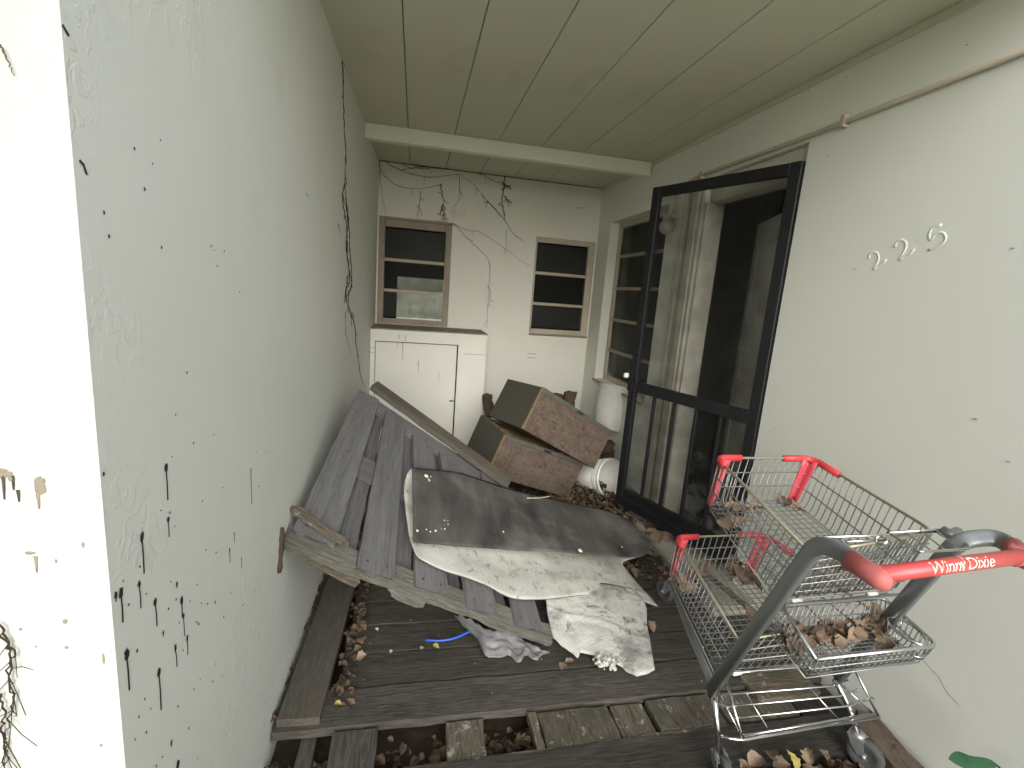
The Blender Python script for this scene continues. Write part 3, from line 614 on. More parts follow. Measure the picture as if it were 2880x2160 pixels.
# joists & front cross pieces
for k, (x, w, y0, y1, m, z) in enumerate([(-.145,.145,1.02,1.468,'deck',-.022),(.225,.13,1.30,1.468,'deckpale',-.03),(.475,.03,1.32,1.466,'deckpale',-.02),(.632,.27,1.32,1.466,'deckpale',-.024),(.845,.13,1.32,1.466,'deckpale',-.03),(1.06,.265,1.335,1.468,'deckpale',-.02),(1.36,.30,1.335,1.468,'deckpale',-.024),(1.63,.2,1.3,1.468,'deck',-.03)]):
    board('cross_piece', (x, y0, z), (x, y1, z), (-1, 0, 0), w, .03, M[m], deck, seed=60 + k, rough=.004, rag=(.006, .004))
board('front_board', (-.06, 1.225, -.02), (1.74, 1.245, -.02), (0, 1, 0), .155, .036, M['deck'], deck, seed=80, rough=.005, rag=(.01, .01))
board('front_board', (-.06, 1.05, -.025), (1.74, 1.06, -.025), (0, 1, 0), .15, .036, M['deck'], deck, seed=81, rough=.005, rag=(.01, .01))
board('edge_board', (-.05, 1.305, -.035), (1.2, 1.325, -.035), (0, 1, 0), .018, .05, M['deckpale'], deck, seed=82, rough=.003)
for x in (-.3, .2, .75, 1.3, 1.65): board('joist', (x, 1.0, -.085), (x, 4.6, -.085), (-1, 0, 0), .05, .07, M['deck'], deck, seed=90)
board('plank', (-.335, 1.495, .018), (-.292, 2.62, .022), (-1, 0, 0), .138, .03, M['plank'], None, seed=33, rough=.0015, rag=(.003, .01),
      label='long grey-brown plank lying on the deck along the left wall', cat='plank')

# ------------------------------------------------------------------ leaning pallet
PA, PC, PB = V((-.42, 1.70, .62)), V((.66, 1.82, .04)), V((-.27, 2.78, .91))
pu, pv = PC - PA, PB - PA; pn = pu.cross(pv).normalized()
def pp(u, v, h=0): return PA + pu * u + pv * v + pn * h
pal = thing('pallet', 'weathered grey wooden pallet leaning from the left wall down to the deck', 'pallet', pp(1, 0))
sl = [(.085, .04, .0, .965, .142), (.295, .184, -.045, .905, .134), (.49, .335, -.03, .83, .134), (.69, .474, -.035, .79, .134), (.885, .70, -.035, .80, .134)]
for i, (u0, u1, v0, v1, w) in enumerate(sl):
    board('slat', pp(u0, v0, .0), pp(u1, v1, .0), pu, w, .016, M['pallet'], pal, seed=100 + i, rough=.0025, rag=(.022, .006), taper=.22)
for i, (u0, u1, v0, v1, w) in enumerate([(.19,.10,.02,.98,.10), (.395,.28,.02,.88,.09), (.59, .43, .0, .84, .10), (.79, .60, .0, .82, .10)]):
    board('slat', pp(u0, v0, -.058), pp(u1, v1, -.058), pu, w * 1.0, .015, M['pallet'], pal, seed=110 + i, rough=.0025, rag=(.015, .006))
board('stringer', pp(-.005, .0, -.028), pp(1.0, -.004, -.028), pv, .088, .036, M['stringer'], pal, seed=120, rough=.006, rag=(.02, .02), label='pale split lower stringer of the pallet')
board('stringer', pp(.03, .47, -.028), pp(.98, .40, -.028), pv, .12, .036, M['pallet'], pal, seed=121, rough=.004)
board('stringer', pp(.03, .95, -.028), pp(.90, .73, -.028), pv, .088, .036, M['pallet'], pal, seed=122, rough=.004)
# nails
for (u0, u1, v0, v1, w) in sl:
    for t, o in ((.04, -.3), (.045, .3), (.5, 0), (.93, .2)):
        c = pp(u0 + (u1 - u0) * t + o * w / pu.length, v0 + (v1 - v0) * t, .009)
        bm = BM(); lathe(bm, [(.0045, 0), (.004, .0015), (.0003, .0018)], frame(c, pu, pv), 8); ob('nail', bm, M['wire'], pal)
board('batten', pp(.035, 1.06, .012), pp(.80, .76, .04), pv, .085, .032, M['plank'], None, seed=130, rough=.003, rag=(.004, .004), label='long brown batten lying along the upper edge of the leaning pallet', cat='batten')
# rotten painted strip at the pallet's corner
board('rotten_strip', pp(-.02, .080, .02), pp(.185, .010, .026), pv, .035, .014, M['deckpale'], None, seed=131, rough=.008, rag=(.02, .03), label='flaking pale strip of rotten wood on the pallet corner at the left wall', cat='wood strip')
for k, (a, b, w) in enumerate([((.10, -.03, -.055), (.27, -.05, -.055), .04), ((.36, -.035, -.05), (.49, -.06, -.05), .03)]):
    board('wood_splinter', pp(*a), pp(*b), pv, w, .014, M['stringer'] if k else M['deckpale'], None, seed=140 + k, rough=.006, rag=(.02, .02), label=['broken splinter of wood under the pallet edge near the left wall', 'tan splinter of wood poking out under the middle of the pallet edge'][k], cat='splinter')

# ------------------------------------------------------------------ folded mat
def mz(x, y, z): return pk(zM(x, y), 2, z)
NI = 64
def mp(x, y, h):
    q = ray(zM(x, y)); o = PA + pn * h; return CAM + q * ((o - CAM).dot(pn) / q.dot(pn))
fold = resample([mp(140,155,.075), mp(300,172,.07), mp(450,190,.07), mp(620,240,.06), mp(800,300,.06), mz(1050,360,.29), mz(1300,410,.245), mz(1480,455,.215), mz(1600,520,.195), mz(1690,610,.18), mz(1745,665,.17)], NI)
flap = resample([mp(150,640,.09), mp(175,655,.08), mp(300,662,.07), mp(500,682,.065), mp(700,700,.065), mp(900,708,.075), mz(1100,715,.255), mz(1400,742,.205), mz(1550,752,.185), mz(1640,752,.175), mz(1700,730,.17), mz(1745,680,.168)], NI)
low = resample([mp(160,735,.035), mp(190,765,.03), mp(350,842,.026), mp(500,890,.026), mp(650,950,.026), mp(740,1000,.026), mp(830,1030,.03), mp(950,1035,.045), mz(1050,1030,.125), mz(1300,1003,.09), mz(1450,1000,.075), mz(1600,1020,.055), mz(1780,1085,.03)], NI)
Ldir = []
g = []
NJ = 26
for i in range(NI):
    t = i / (NI - 1)
    a, f, l = flap[i], fold[i], low[i]
    up = V((0, 0, 1)); row = []
    for j in range(NJ + 1):                       # flap edge -> fold
        s = j / NJ
        p = a.lerp(f, s) + up * (.012 * math.sin(math.pi * s) * (1 - t * .5) + .006 * noise.noise(V((t * 5, s * 3, 4))))
        row.append(p)
    g.append(row)
# lower layer: from fold, sags below the flap and runs on to its own edge
sag0 = [mp(140,155,.075), mp(112,185,.045), mp(92,240,.025), mp(84,300,.022), mp(90,400,.022), mp(105,520,.024), mp(125,640,.03), mp(160,735,.035)]
left_edge = resample(sag0, NJ + 10)
right_edge = resample([fold[-1], mz(1700,720,.13), mz(1600,745,.11), mz(1545,775,.10), mz(1600,850,.07), mz(1700,980,.045), low[-1]], NJ + 10)
print('matz', [round(p.z, 2) for p in fold[::8]], [round(p.z, 2) for p in flap[::8]], [round(p.z, 2) for p in low[::8]])
for i in range(NI):
    t = i / (NI - 1); f, l = fold[i], low[i]
    k = max(0, 1 - t * 1.6) ** 1.5
    for j in range(1, NJ + 10):
        s = j / (NJ + 9)
        p = f.lerp(l, s); p.z -= .06 * math.sin(math.pi * min(1, s * 1.15)) * (1 - .6 * t) if s < .87 else 0
        p += (left_edge[j] - fold[0].lerp(low[0], s)) * k + V((0, 0, .06 * math.sin(math.pi * min(1, s * 1.15)) * k if s < .87 else 0))
        p += (right_edge[j] - fold[-1].lerp(low[-1], s)) * max(0, (t - .7) / .3) ** 1.5
        p.z = max(p.z, .03) + .004 * noise.noise(V((t * 6, s * 5, 9)))
        hh = (p - PA).dot(pn); uu = (p - PA).dot(pu) / pu.length_squared; lim = .022 if uu < 1.02 else -9
        if hh < lim: p += pn * (lim - hh)
        g[i].append(p)
# keep the lower layer clear of the pallet plane and the flap
bm = BM(); sheet(bm, g, .005, 0, 1, 0)
bmesh.ops.recalc_face_normals(bm, faces=bm.faces)
mt = ob('folded_mat', bm, [M['matdark'], M['matwhite']], None, label='folded foam-backed mat, dark grey on top and mouldy white inside, lying on the pallet', cat='mat')
bm = BM()
rr = random.Random(5)
def on_flap(x, y):
    best = None
    q = ray(zM(x, y)).normalized()
    for row in g:
        for p in row[:NJ + 1]:
            dd_ = (p - CAM); e = (dd_ - q * dd_.dot(q)).length
            if best is None or e < best[0]: best = (e, dd_.dot(q))
    return CAM + q * (best[1] - .006)
for x, y, r in [(235,208,.011),(245,235,.013),(258,215,.009),(335,620,.009),(175,573,.006),(297,574,.005),(235,566,.003),(262,580,.003),(333,545,.003),(333,562,.003),(358,562,.003),(362,535,.002),(378,510,.002),(380,532,.002),(748,582,.005),(765,577,.006),(1262,706,.012),(905,405,.004),(1598,693,.004),(355,505,.002),(1540,682,.003),(640,560,.003)]:
    c = on_flap(x, y); Mx = frame(c, V((1, -.1, -.4)), V((.1, 1, .3)))
    lathe(bm, [(r, -.002), (r * .9, .0012), (.0003, .0018)], Mx, 9)
ob('paint_splashes', bm, M['letter'], mt)
bm = BM(); tube(bm, resample([on_flap(905,368) + V((0,0,.01)), on_flap(980,372) + V((0,0,.014)), on_flap(1060,358) + V((0,0,.012))], 10), .0022, 6); ob('string', bm, M['letter'], None, label='short pale curved string lying on the dark mat', cat='string')

# ------------------------------------------------------------------ mouldy board with crumbled end
NB = 46
topb = resample([mz(985,960,.115), mz(1200,940,.10), mz(1400,930,.09), mz(1600,960,.07)], NB)
botb = [mz(1080,1290,.03), mz(1130,1340,.03), mz(1200,1385,.03), mz(1245,1425,.028), mz(1262,1385,.03), mz(1330,1400,.032), mz(1370,1405,.034), mz(1440,1430,.04), mz(1500,1455,.034), mz(1540,1480,.03), mz(1575,1515,.026), mz(1640,1545,.022), mz(1700,1535,.022), mz(1755,1505,.022)]
L_ = [0]
botb = [botb[min(len(botb)-1, int(k * (len(botb)-1) / (NB-1)))].lerp(botb[min(len(botb)-1, int(k * (len(botb)-1) / (NB-1)) + 1)], (k * (len(botb)-1) / (NB-1)) % 1) for k in range(NB)]
lefte = [topb[0], mz(1030,1040,.095), mz(1040,1120,.07), mz(1060,1210,.05), botb[0]]
righte = [topb[-1], mz(1690,1060,.055), mz(1705,1200,.045), mz(1730,1350,.035), botb[-1]]
le, re_ = resample(lefte, 36), resample(righte, 36)
gb = []
for i in range(NB):
    t = i / (NB - 1); row = []
    for j in range(36):
        s = j / 35
        p = topb[i].lerp(botb[i], s) + (le[j] - topb[0].lerp(botb[0], s)) * (1 - t) + (re_[j] - topb[-1].lerp(botb[-1], s)) * t
        p = p + V((0, 0, .006 * noise.noise(V((t * 5, s * 5, 2))) + .012 * max(0, s - .75) * 4 * abs(noise.noise(V((t * 13, s * 13, 5))))))
        ridge = math.exp(-((s - .42 - .25 * t) / .03) ** 2) * .006; p.z += ridge
        row.append(p)
    gb.append(row)
bm = BM(); sheet(bm, gb, .008, 0, 0, 0); bmesh.ops.recalc_face_normals(bm, faces=bm.faces)
mb = ob('mouldy_board', bm, M['mouldy'], None, label='white mould-stained board with a crumbling lower end, sticking out under the mat', cat='board')
bm = BM()
for k in range(150):
    x, y = rr.gauss(1430, 36), rr.gauss(1440, 24); c = mz(x, y, .038 + rr.uniform(-.012, .012)); r = rr.uniform(.003, .010)
    Mx = Matrix.Translation(c) @ Euler((rr.random()*6, rr.random()*6, rr.random()*6)).to_matrix().to_4x4()
    t = bmesh.ops.create_icosphere(bm, subdivisions=1, radius=r, matrix=Mx)
    for v in t['verts']: v.co += V((rr.uniform(-.3,.3), rr.uniform(-.3,.3), rr.uniform(-.3,.3))) * r
ob('plaster_crumbs', bm, M['plaster'], mb)

# ------------------------------------------------------------------ torn plastic sheet
tl = [mz(420,1135,.03), mz(560,1150,.06), mz(760,1240,.06), mz(1050,1385,.03)]
e0 = [mz(420,1135,.04), mz(470,1140,.07), mz(560,1180,.08), mz(620,1225,.075), mz(760,1245,.07), mz(860,1270,.05), mz(900,1310,.04), mz(1000,1370,.03), mz(1055,1388,.02)]
e1 = [mz(425,1145,.03), mz(500,1225,.03), mz(575,1290,.03), mz(600,1350,.025), mz(632,1415,.02), mz(680,1412,.02), mz(740,1418,.02), mz(790,1395,.02), mz(852,1450,.02), mz(900,1400,.02), mz(965,1440,.02), mz(1000,1400,.02), mz(1057,1390,.015)]
a_, b_ = resample(e0, 40), resample(e1, 40)
gp = [[a_[i].lerp(b_[i], j / 18) + V((0, 0, .02 * noise.noise(V((i * .22, j * .12, 1))) + .012 * noise.noise(V((i * .5 + j * .2, j * .3, 6))))) for j in range(19)] for i in range(40)]
for row in gp:
    for p in row: p.z = max(p.z, .012)
bm = BM(); sheet(bm, gp, .0025, 0, 0, 0); bmesh.ops.recalc_face_normals(bm, faces=bm.faces)
ob('plastic_sheet', bm, M['plastic'], None, label='crumpled torn grey plastic sheet on the deck below the pallet', cat='plastic sheet')
bm = BM(); tube(bm, resample([mz(228,1303,.012), mz(300,1308,.014), mz(370,1303,.016), mz(440,1285,.02), mz(530,1243,.03)], 20), .0055, 8); ob('blue_tube', bm, M['blue'], None, smooth=True, label='short bright blue plastic tube lying on the deck', cat='tube')

# ------------------------------------------------------------------ wooden boxes
def wbox(c, label, open_top):
    """c: dict of corners from the fitted pose: origin, x, y, z vectors"""
    o, ax, ay, az = [V(q) for q in c]
    LX, LY, LZ = ax.length, ay.length, az.length
    Mb = frame(o, ax, ay)
    t = thing('wooden_box', label, 'box', o + (ax + ay) / 2)
    th = .018
    bm = BM()
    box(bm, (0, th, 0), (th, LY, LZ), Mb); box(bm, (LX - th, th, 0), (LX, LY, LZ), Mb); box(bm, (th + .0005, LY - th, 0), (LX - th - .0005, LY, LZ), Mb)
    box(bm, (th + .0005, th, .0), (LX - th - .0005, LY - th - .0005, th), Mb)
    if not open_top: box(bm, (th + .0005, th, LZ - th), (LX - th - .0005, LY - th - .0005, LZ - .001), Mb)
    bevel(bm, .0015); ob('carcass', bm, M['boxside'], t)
    bm = BM(); box(bm, (-.004, 0, 0), (LX + .004, th - .0005, LZ - .028), Mb); bevel(bm, .002)
    f = link('front_panel', None, None) if False else None
    me = bpy.data.meshes.new('front_panel')
    for v in bm.verts: v.co = Mb.inverted() @ v.co
    bm.to_mesh(me); bm.free(); f = link('front_panel', me, t, Mb, M['boxfront'])
    bm = BM(); box(bm, (-.004, 0, LZ - .0275), (LX + .004, th - .0005, LZ + .002), Mb); bevel(bm, .002); st = ob('edge_strip', bm, M['boxstrip'], t)
    bm = BM(); box(bm, (LX * .47, -.006, LZ - .022), (LX * .56, -.0005, LZ - .006), Mb); bevel(bm, .002); ob('catch', bm, M['wire'], st)
    bm = BM(); box(bm, (-.008, -.001, .0), (-.0045, th, LZ), Mb); ob('side_edging', bm, M['boxinner'], t)
    return t, Mb, LX, LY, LZ
t, Mb, LX, LY, LZ = wbox(((.515,2.994,.308), (.632,.179,-.248), (-.111,.429,.025), (.103,.01,.269)), 'lower wooden box with a water-stained brown front and torn top', True)
bm = BM(); gt = [[Mb @ V((.02 + (LX - .04) * i / 30, .02 + (LY - .04) * j / 16, LZ - .008 + .02 * noise.noise(V((i * .5, j * .5, 3))) - .015 * (j / 16) ** 2)) for j in range(17)] for i in range(31)]
sheet(bm, gt, .01, 0, 0, 0); ob('torn_top', bm, M['boxinner'], t, label='broken yellowish top board of the lower box')
wbox(((.717,2.945,.639), (.589,.186,-.339), (-.158,.445,-.031), (.133,.065,.266)), 'upper wooden box tipped on top of the other, olive side and plain brown front', False)

# ------------------------------------------------------------------ buckets
def bucket(M0, h, r0, r1, label, lid=False, fill=False):
    t = thing('bucket', label, 'bucket', M0.translation)
    bm = BM(); lathe(bm, [(.0005, 0), (r0 - .008, 0), (r0, .008), (r1, h), (r1 - .006, h), (r0 - .004, .012), (.0005, .01)], M0, 40); ob('shell', bm, M['bucket'], t)
    for k, z in enumerate((h - .012, h - .045, h - .065)):
        bm = BM(); rr_ = r0 + (r1 - r0) * z / h; w = (.008, .005, .005)[k]
        lathe(bm, [(rr_ - .001, z - w), (rr_ + w, z - w * .6), (rr_ + w, z + w * .6), (rr_ - .001, z + w)], M0, 40); ob('rim', bm, M['bucket'], t)
    return t
bt, bb = pk(zE(352, 425), 1, 3.88), pk(zE(285, 715), 1, 3.80)
print('bucket', bt, bb)
# support under the upright bucket: it stands on a stack of a log and boards
Mu = (bt - bb).to_track_quat('Z', 'Y').to_matrix().to_4x4(); Mu.translation = bb
tb = bucket(Mu, .38, .115, .14, 'white plastic bucket standing behind the boxes below the louvred window')
bm = BM(); tube(bm, resample([Mu @ V((-.145, -.02, .33)), Mu @ V((-.11, -.12, .29)), Mu @ V((-.03, -.155, .20)), Mu @ V((.04, -.155, .13)), Mu @ V((.11, -.11, .2)), Mu @ V((.145, .0, .33))], 24), .0025, 6); ob('handle', bm, M['wire'], tb)
bm = BM(); lathe(bm, [(.0005, .375), (.132, .372), (.132, .36), (.0005, .358)], Mu, 24); ob('rotten_fill', bm, M['litter'], tb)
dirb = V((.42, -.85, .22)).normalized(); bc2 = V((1.50, 3.24, .185)) - dirb * .33
Mq = dirb.to_track_quat('Z', 'Y').to_matrix().to_4x4(); Mq.translation = bc2
tb2 = bucket(Mq, .33, .115, .142, 'white plastic bucket lying on its side beside the boxes, mouth towards the doorway')

# logs behind boxes
def log(name, a, b, r, label, seed, m='log'):
    a, b = V(a), V(b); bm = BM(); n = 14; rings = 12
    pts = [a.lerp(b, k / rings) for k in range(rings + 1)]
    tube(bm, pts, r, n)
    for v in bm.verts: 
        q = v.co; v.co = q + V((noise.noise(q * 18 + V((seed,0,0))), noise.noise(q * 18 + V((0,seed,0))), noise.noise(q * 18 + V((0,0,seed))))) * r * .35
    return ob(name, bm, M[m], None, smooth=True, label=label, cat='log')
B_ = zz(1260, 1020, 3.687)
log('log', pk(B_(1270,300), 1, 3.95), pk(B_(1220,640), 1, 3.9), .055, 'brown log end sticking up behind the upper box', 1)
log('log', pk(B_(1150,320), 1, 4.0), pk(B_(1120,640), 1, 3.95), .05, 'second log end leaning left of the taller log behind the boxes', 2)
log('log', pk(B_(405,330), 1, 4.25), pk(B_(430,560), 1, 4.15), .045, 'charred dark log beside the cupboard end', 3)
log('log', (1.42, 3.82, .24), (1.72, 3.78, .24), .08, 'log lying under the upright white bucket', 4)
log('log', (1.44, 3.92, .15), (1.72, 3.74, .15), .07, 'low log in the leaf litter under the bucket', 5)
log('log', (1.4, 3.76, .06), (1.7, 3.9, .06), .06, 'lowest log buried in leaf litter below the window', 6)

# ------------------------------------------------------------------ leaves
def leaf_mesh(seed, size=1.0):
    rr = random.Random(seed); bm = BM(); n = 8
    wid = [0, .5, .85, 1, .9, .95, .6, .28, 0.02]
    rows = []
    lobes = rr.random() < .5
    for i in range(n + 1):
        w = wid[i] * .36 * (1.25 if lobes and i % 2 else 1) * rr.uniform(.85, 1.15); x = i / n - .5
        cu = .3 * math.sin(x * 3 + rr.random()) 
        c = rr.uniform(.25, .6)
        rows.append([bm.verts.new((x * size, y * w * size, (abs(y) ** 1.5 * w * c * 1.4 + cu * .35 + rr.uniform(-.02, .02)) * size)) for y in (-1, -.5, 0, .5, 1)])
    for a, b in zip(rows, rows[1:]):
        for k in range(4): bm.faces.new((a[k], b[k], b[k+1], a[k+1])).smooth = True
    me = bpy.data.meshes.new('dry_leaf'); bm.to_mesh(me); bm.free(); return me
LEAF = [leaf_mesh(s) for s in range(8)]
for me in LEAF: me.materials.append(M['leaf'])
def leaf(p, s, seed, label, group, flat=.5, m=None):
    rr = random.Random(seed); me = LEAF[seed % 8]
    if m: me = me.copy(); me.materials.clear(); me.materials.append(m)
    Mx = Matrix.Translation(V(p)) @ Euler((rr.uniform(-1, 1) * flat * 1.6, rr.uniform(-1, 1) * flat, rr.uniform(0, 6.28))).to_matrix().to_4x4() @ Matrix.Diagonal((s, s * rr.uniform(.8, 1.2), s, 1))
    return link('dry_leaf', me, None, Mx, None, label, 'leaf', group)
def litter(name, spots, count, seed, label, m, smin=.03, smax=.075):
    rr = random.Random(seed); vs = []; fs = []
    srcs = [([v.co.copy() for v in me.vertices], [tuple(p.vertices) for p in me.polygons]) for me in LEAF]
    tot = sum((s[1] - s[0]) * (s[3] - s[2]) * s[6] for s in spots)
    for s in spots:
        for _ in range(int(count * (s[1] - s[0]) * (s[3] - s[2]) * s[6] / tot)):
            x, y = rr.uniform(s[0], s[1]), rr.uniform(s[2], s[3])
            z = s[4] + (s[5] - s[4]) * rr.random() * (1 if len(s) < 8 else 1)
            a, b = rr.choice(srcs); sz = rr.uniform(smin, smax)
            Mx = Matrix.Translation(V((x, y, z))) @ Euler((rr.uniform(-.9, .9), rr.uniform(-.7, .7), rr.uniform(0, 6.28))).to_matrix().to_4x4() @ Matrix.Scale(sz, 4)
            k = len(vs); vs += [Mx @ v for v in a]; fs += [tuple(i + k for i in f) for f in b]
    me = bpy.data.meshes.new(name); me.from_pydata(vs, [], fs); me.shade_smooth()
    return link(name, me, None, None, m, label, None, None, 'stuff')
litter('leaf_litter', [(-.43,-.40,1.5,2.6,0,.03,1),(-.24,-.17,1.55,2.5,0,.015,1.6),(-.3,1.7,2.55,4.2,0,.06,.8),(.95,1.5,2.75,3.6,.01,.09,2.4),(1.1,1.5,2.1,2.75,.0,.02,.8)], 3300, 1,
       'brown leaf litter drifted over the deck and against the walls', M['litter'], .02, .055)
litter('leaf_litter', [(-.44,-.07,1.0,1.45,-.12,-.07,1),(-.06,.5,1.3,1.47,-.12,-.06,1),(.95,1.55,.9,1.13,.0,.02,2)], 900, 2, 'damp leaf litter in the gaps of the deck front', M['litter'], .02, .05)
litter('debris_specks', [(-.2,1.7,1.5,2.4,.001,.004,1),(0,1.2,1.15,1.3,.001,.004,1)], 45, 3, 'tiny pale specks of debris on the deck', M['plaster'], .003, .009)
litter('room_debris', [(2.0,3.8,2.3,4.2,-.05,.05,1)], 500, 4, 'scattered rubbish on the floor of the dark room', M['bucket'], .05, .22)
for k, (x, y, s, m, lab) in enumerate([(885,670,.05,None,'triangular tan leaf on the deck near the left plank'),(785,675,.035,None,'small pale leaf left of the triangular leaf'),(875,795,.045,None,'tan leaf caught in a deck gap below the triangular leaf'),
        (1455,715,.035,'yleaf','small yellow leaf below the blue tube'),(1345,727,.02,'plaster','tiny white chip beside the yellow leaf'),(993,582,.022,'white','bright white chip on the deck, brightest of the crumbs'),(1105,752,.016,'plaster','tiny grey chip in the deck gap'),(1190/1.0*.58,1165,.03,'yleaf','pale yellowish leaf scrap by the left plank end')]):
    leaf(pk(zF(x, y), 2, .008), s, 20 + k, lab, None, .25, M[m] if m else None)
for k, (x, y, s, lab) in enumerate([(1190,1452,.045,'brown pointed leaf on the deck below the torn plastic'),(1145,1478,.035,'small orange leaf scrap left of the pointed brown leaf'),(1730,1215,.06,'brown leaf right of the mouldy board'),(1650,860,.09,'large reddish leaf at the mat tip')]):
    leaf(mz(x, y, .014), s, 40 + k, lab, None, .3)
for k, (x, y, s) in enumerate([(660,1450,.08),(700,1490,.09),(750,1540,.085),(800,1560,.06),(640,1520,.07),(720,1420,.07),(860,1590,.06),(900,1560,.07),(690,1550,.08),(770,1500,.07)]):
    leaf(pk(zE(x, y), 2, .05 + .01 * (k % 3)), s * 1.2, 60 + k, 'curled brown leaf in the pile below the screen door', 'curled leaves heaped below the screen door', .8)
for k, (x, y, s, m) in enumerate([(560,1630,.09,None),(640,1600,.08,None),(740,1620,.09,'yleaf'),(690,1645,.08,None),(830,1600,.08,None),(900,1590,.07,None),(500,1650,.07,None)]):
    leaf(pk(zC(x, y), 2, .03), s * .7, 75 + k, ['brown', 'mottled yellow'][m is not None] + ' fallen leaf on the deck front below the cart', 'fallen leaves on the deck front below the cart' if not m else None, .5, M[m] if m else None)
# timber chunk at the right wall base
board('rotten_log', pk(zC(1120,1440), 2, .03) + V((0,.05,0)), pk(zC(1320,1680), 2, .03) + V((.0,-.1,0)), (1, 0, 0), .10, .05, M['boxfront'], None, seed=150, rough=.012, rag=(.05, .05), label='rotten reddish-brown timber lying along the foot of the right wall', cat='timber')
# green leaf, lower right
gc = pk(zC(1668, 1622), 0, 1.62); bm = BM(); rows = []
pL, pR = pk(zC(1545, 1612), 0, 1.60), pk(zC(1800, 1650), 0, 1.66); ax = (pR - pL); sd_ = V((-.3, .25, .9)); sd_ = (sd_ - ax * sd_.dot(ax) / ax.length_squared).normalized()
for i in range(17):
    t = i / 16; w = ax.length * .28 * math.sin(math.pi * t ** .8) ** .8 if 0 < t < 1 else .001
    rows.append([bm.verts.new(pL + ax * t + sd_ * (w * y) + V((-.3, -.6, .1)) * abs(y) * w * .25 + V((0, 0, .006 * math.sin(t * 9)))) for y in (-1, -.5, 0, .5, 1)])
for a, b in zip(rows, rows[1:]):
    for k in range(4): bm.faces.new((a[k], b[k], b[k+1], a[k+1])).smooth = True
tube(bm, [pR, pR + ax * .3 + V((.0, -.05, -.05)), pR + ax * .5 + V((.0, -.1, -.5))], .003, 6)
ob('green_leaf', bm, M['green'], None, label='single broad green leaf poking in at the bottom right corner', cat='leaf')

# ------------------------------------------------------------------ shopping cart
def c(x, y, z): return pk(zC(x, y), 2, z)
cart = thing('shopping_cart', 'two-tier wire shopping cart with red corner guards and a red lettered handle', 'shopping cart', (1.25, 1.4, 0))
def lerpq(Q, s, t): return Q[0].lerp(Q[1], s).lerp(Q[3].lerp(Q[2], s), t)   # Q: FL FR RR RL; s across, t front->rear
def basket(name, Tq, Bq, nl, nc, rings, rimr, wr, label, rim_mat, rear=True, guards=True, fr_=.05):
    bm = BM()
    # U wires across
    for k in range(nl):
        t = (k + .5) / nl
        pts = [lerpq(Tq, 0, t), lerpq(Bq, 0, t), lerpq(Bq, 1, t), lerpq(Tq, 1, t)]
        tube(bm, fillet(pts, .03, 3), wr, 5)
    for k in range(nc):
        s = (k + .5) / nc
        pts = [lerpq(Tq, s, 0), lerpq(Bq, s, 0), lerpq(Bq, s, 1)] + ([lerpq(Tq, s, 1)] if rear else [])
        tube(bm, fillet(pts, .03, 3), wr, 5)
    for h in rings:
        Q = [a.lerp(b, h) for a, b in zip(Bq, Tq)]
        pts = [Q[3], Q[0], Q[1], Q[2]] + ([Q[3]] if rear else [])
        tube(bm, fillet(pts, fr_, 4), wr * 1.35, 6)
    root = ob(name, bm, M['chrome'], cart, smooth=True, label=label)
    bm = BM(); Tc = [p + V((0, 0, .002)) for p in Tq]
    tube(bm, fillet([Tc[3], Tc[0], Tc[1], Tc[2]] + ([Tc[3]] if rear else []), fr_ + .005, 6), rimr, 8); ob('rim', bm, rim_mat, root, smooth=True)
    return root
# upper basket
UT = [c(360,72,.955), c(845,72,.955), c(1480,455,.925), c(835,560,.925)]
UB = [c(300,300,.775), c(745,285,.775), c(1290,745,.62), c(650,800,.62)]
UT[1] = UT[1] + (UT[0] - UT[1]).normalized() * -.0
LT = [c(150,480,.56), c(600,462,.56), c(1190,880,.53), c(470,1010,.53)]
LB = [c(108,668,.40), c(520,640,.40), c(960,1130,.34), c(345,1175,.34)]
print('UT', [tuple(round(q, 2) for q in p) for p in UT]); print('UB', [tuple(round(q, 2) for q in p) for p in UB])
print('LT', [tuple(round(q, 2) for q in p) for p in LT]); print('LB', [tuple(round(q, 2) for q in p) for p in LB])
ub = basket('upper_basket', UT, UB, 19, 14, (0, .36, .68),   .0048, .0020, 'upper wire basket', M['rim'])
lb = basket('lower_basket', LT, LB, 19, 14, (0, .36, .68),   .0048, .0020, 'lower wire basket', M['rim'])
def guards(Tq, Bq, root):
    for cn, (a, b) in ((0, (3, 1)), (1, (0, 2))):
        p = Tq[cn]; da = (Tq[a] - p).normalized(); db = (Tq[b] - p).normalized()
        la, lb_ = ((.075, .10), (.045, .10))[cn]
        bm = BM(); path = fillet([p + da * la + V((0,0,.002)), p + V((0,0,.002)), p + db * lb_ + V((0,0,.002))], .05, 7)
        if cn == 1: path = fillet([p + da * .13, p, p + db * .15], .09, 10)
        tube(bm, path, .0105, 10, flat=1.25)
        g_ = ob('corner_guard', bm, M['red'], root, smooth=True)
        # strip running down the corner
        q = Bq[cn]; din = (da + db).normalized(); n_ = 6
        wv = .036
        bm = BM(); gr = []
        for i in range(n_ + 1):
            s = i / n_; m0 = (p + din * .022).lerp(q + din * .012, s); row = []
            for a_, side in ((1, da), (.45, da), (0, None), (.45, db), (1, db)):
                off = (side * (wv * a_) if side is not None else V((0, 0, 0))) - din * (.012 if a_ == 0 else .004)
                row.append(m0 + off * (1 - .35 * s))
            gr.append(row)
        sheet(bm, gr, .004, 0, 0, 0); bmesh.ops.recalc_face_normals(bm, faces=bm.faces); ob('corner_strip', bm, M['redpink'], root, smooth=True)
guards(UT, UB, ub); guards(LT, LB, lb)
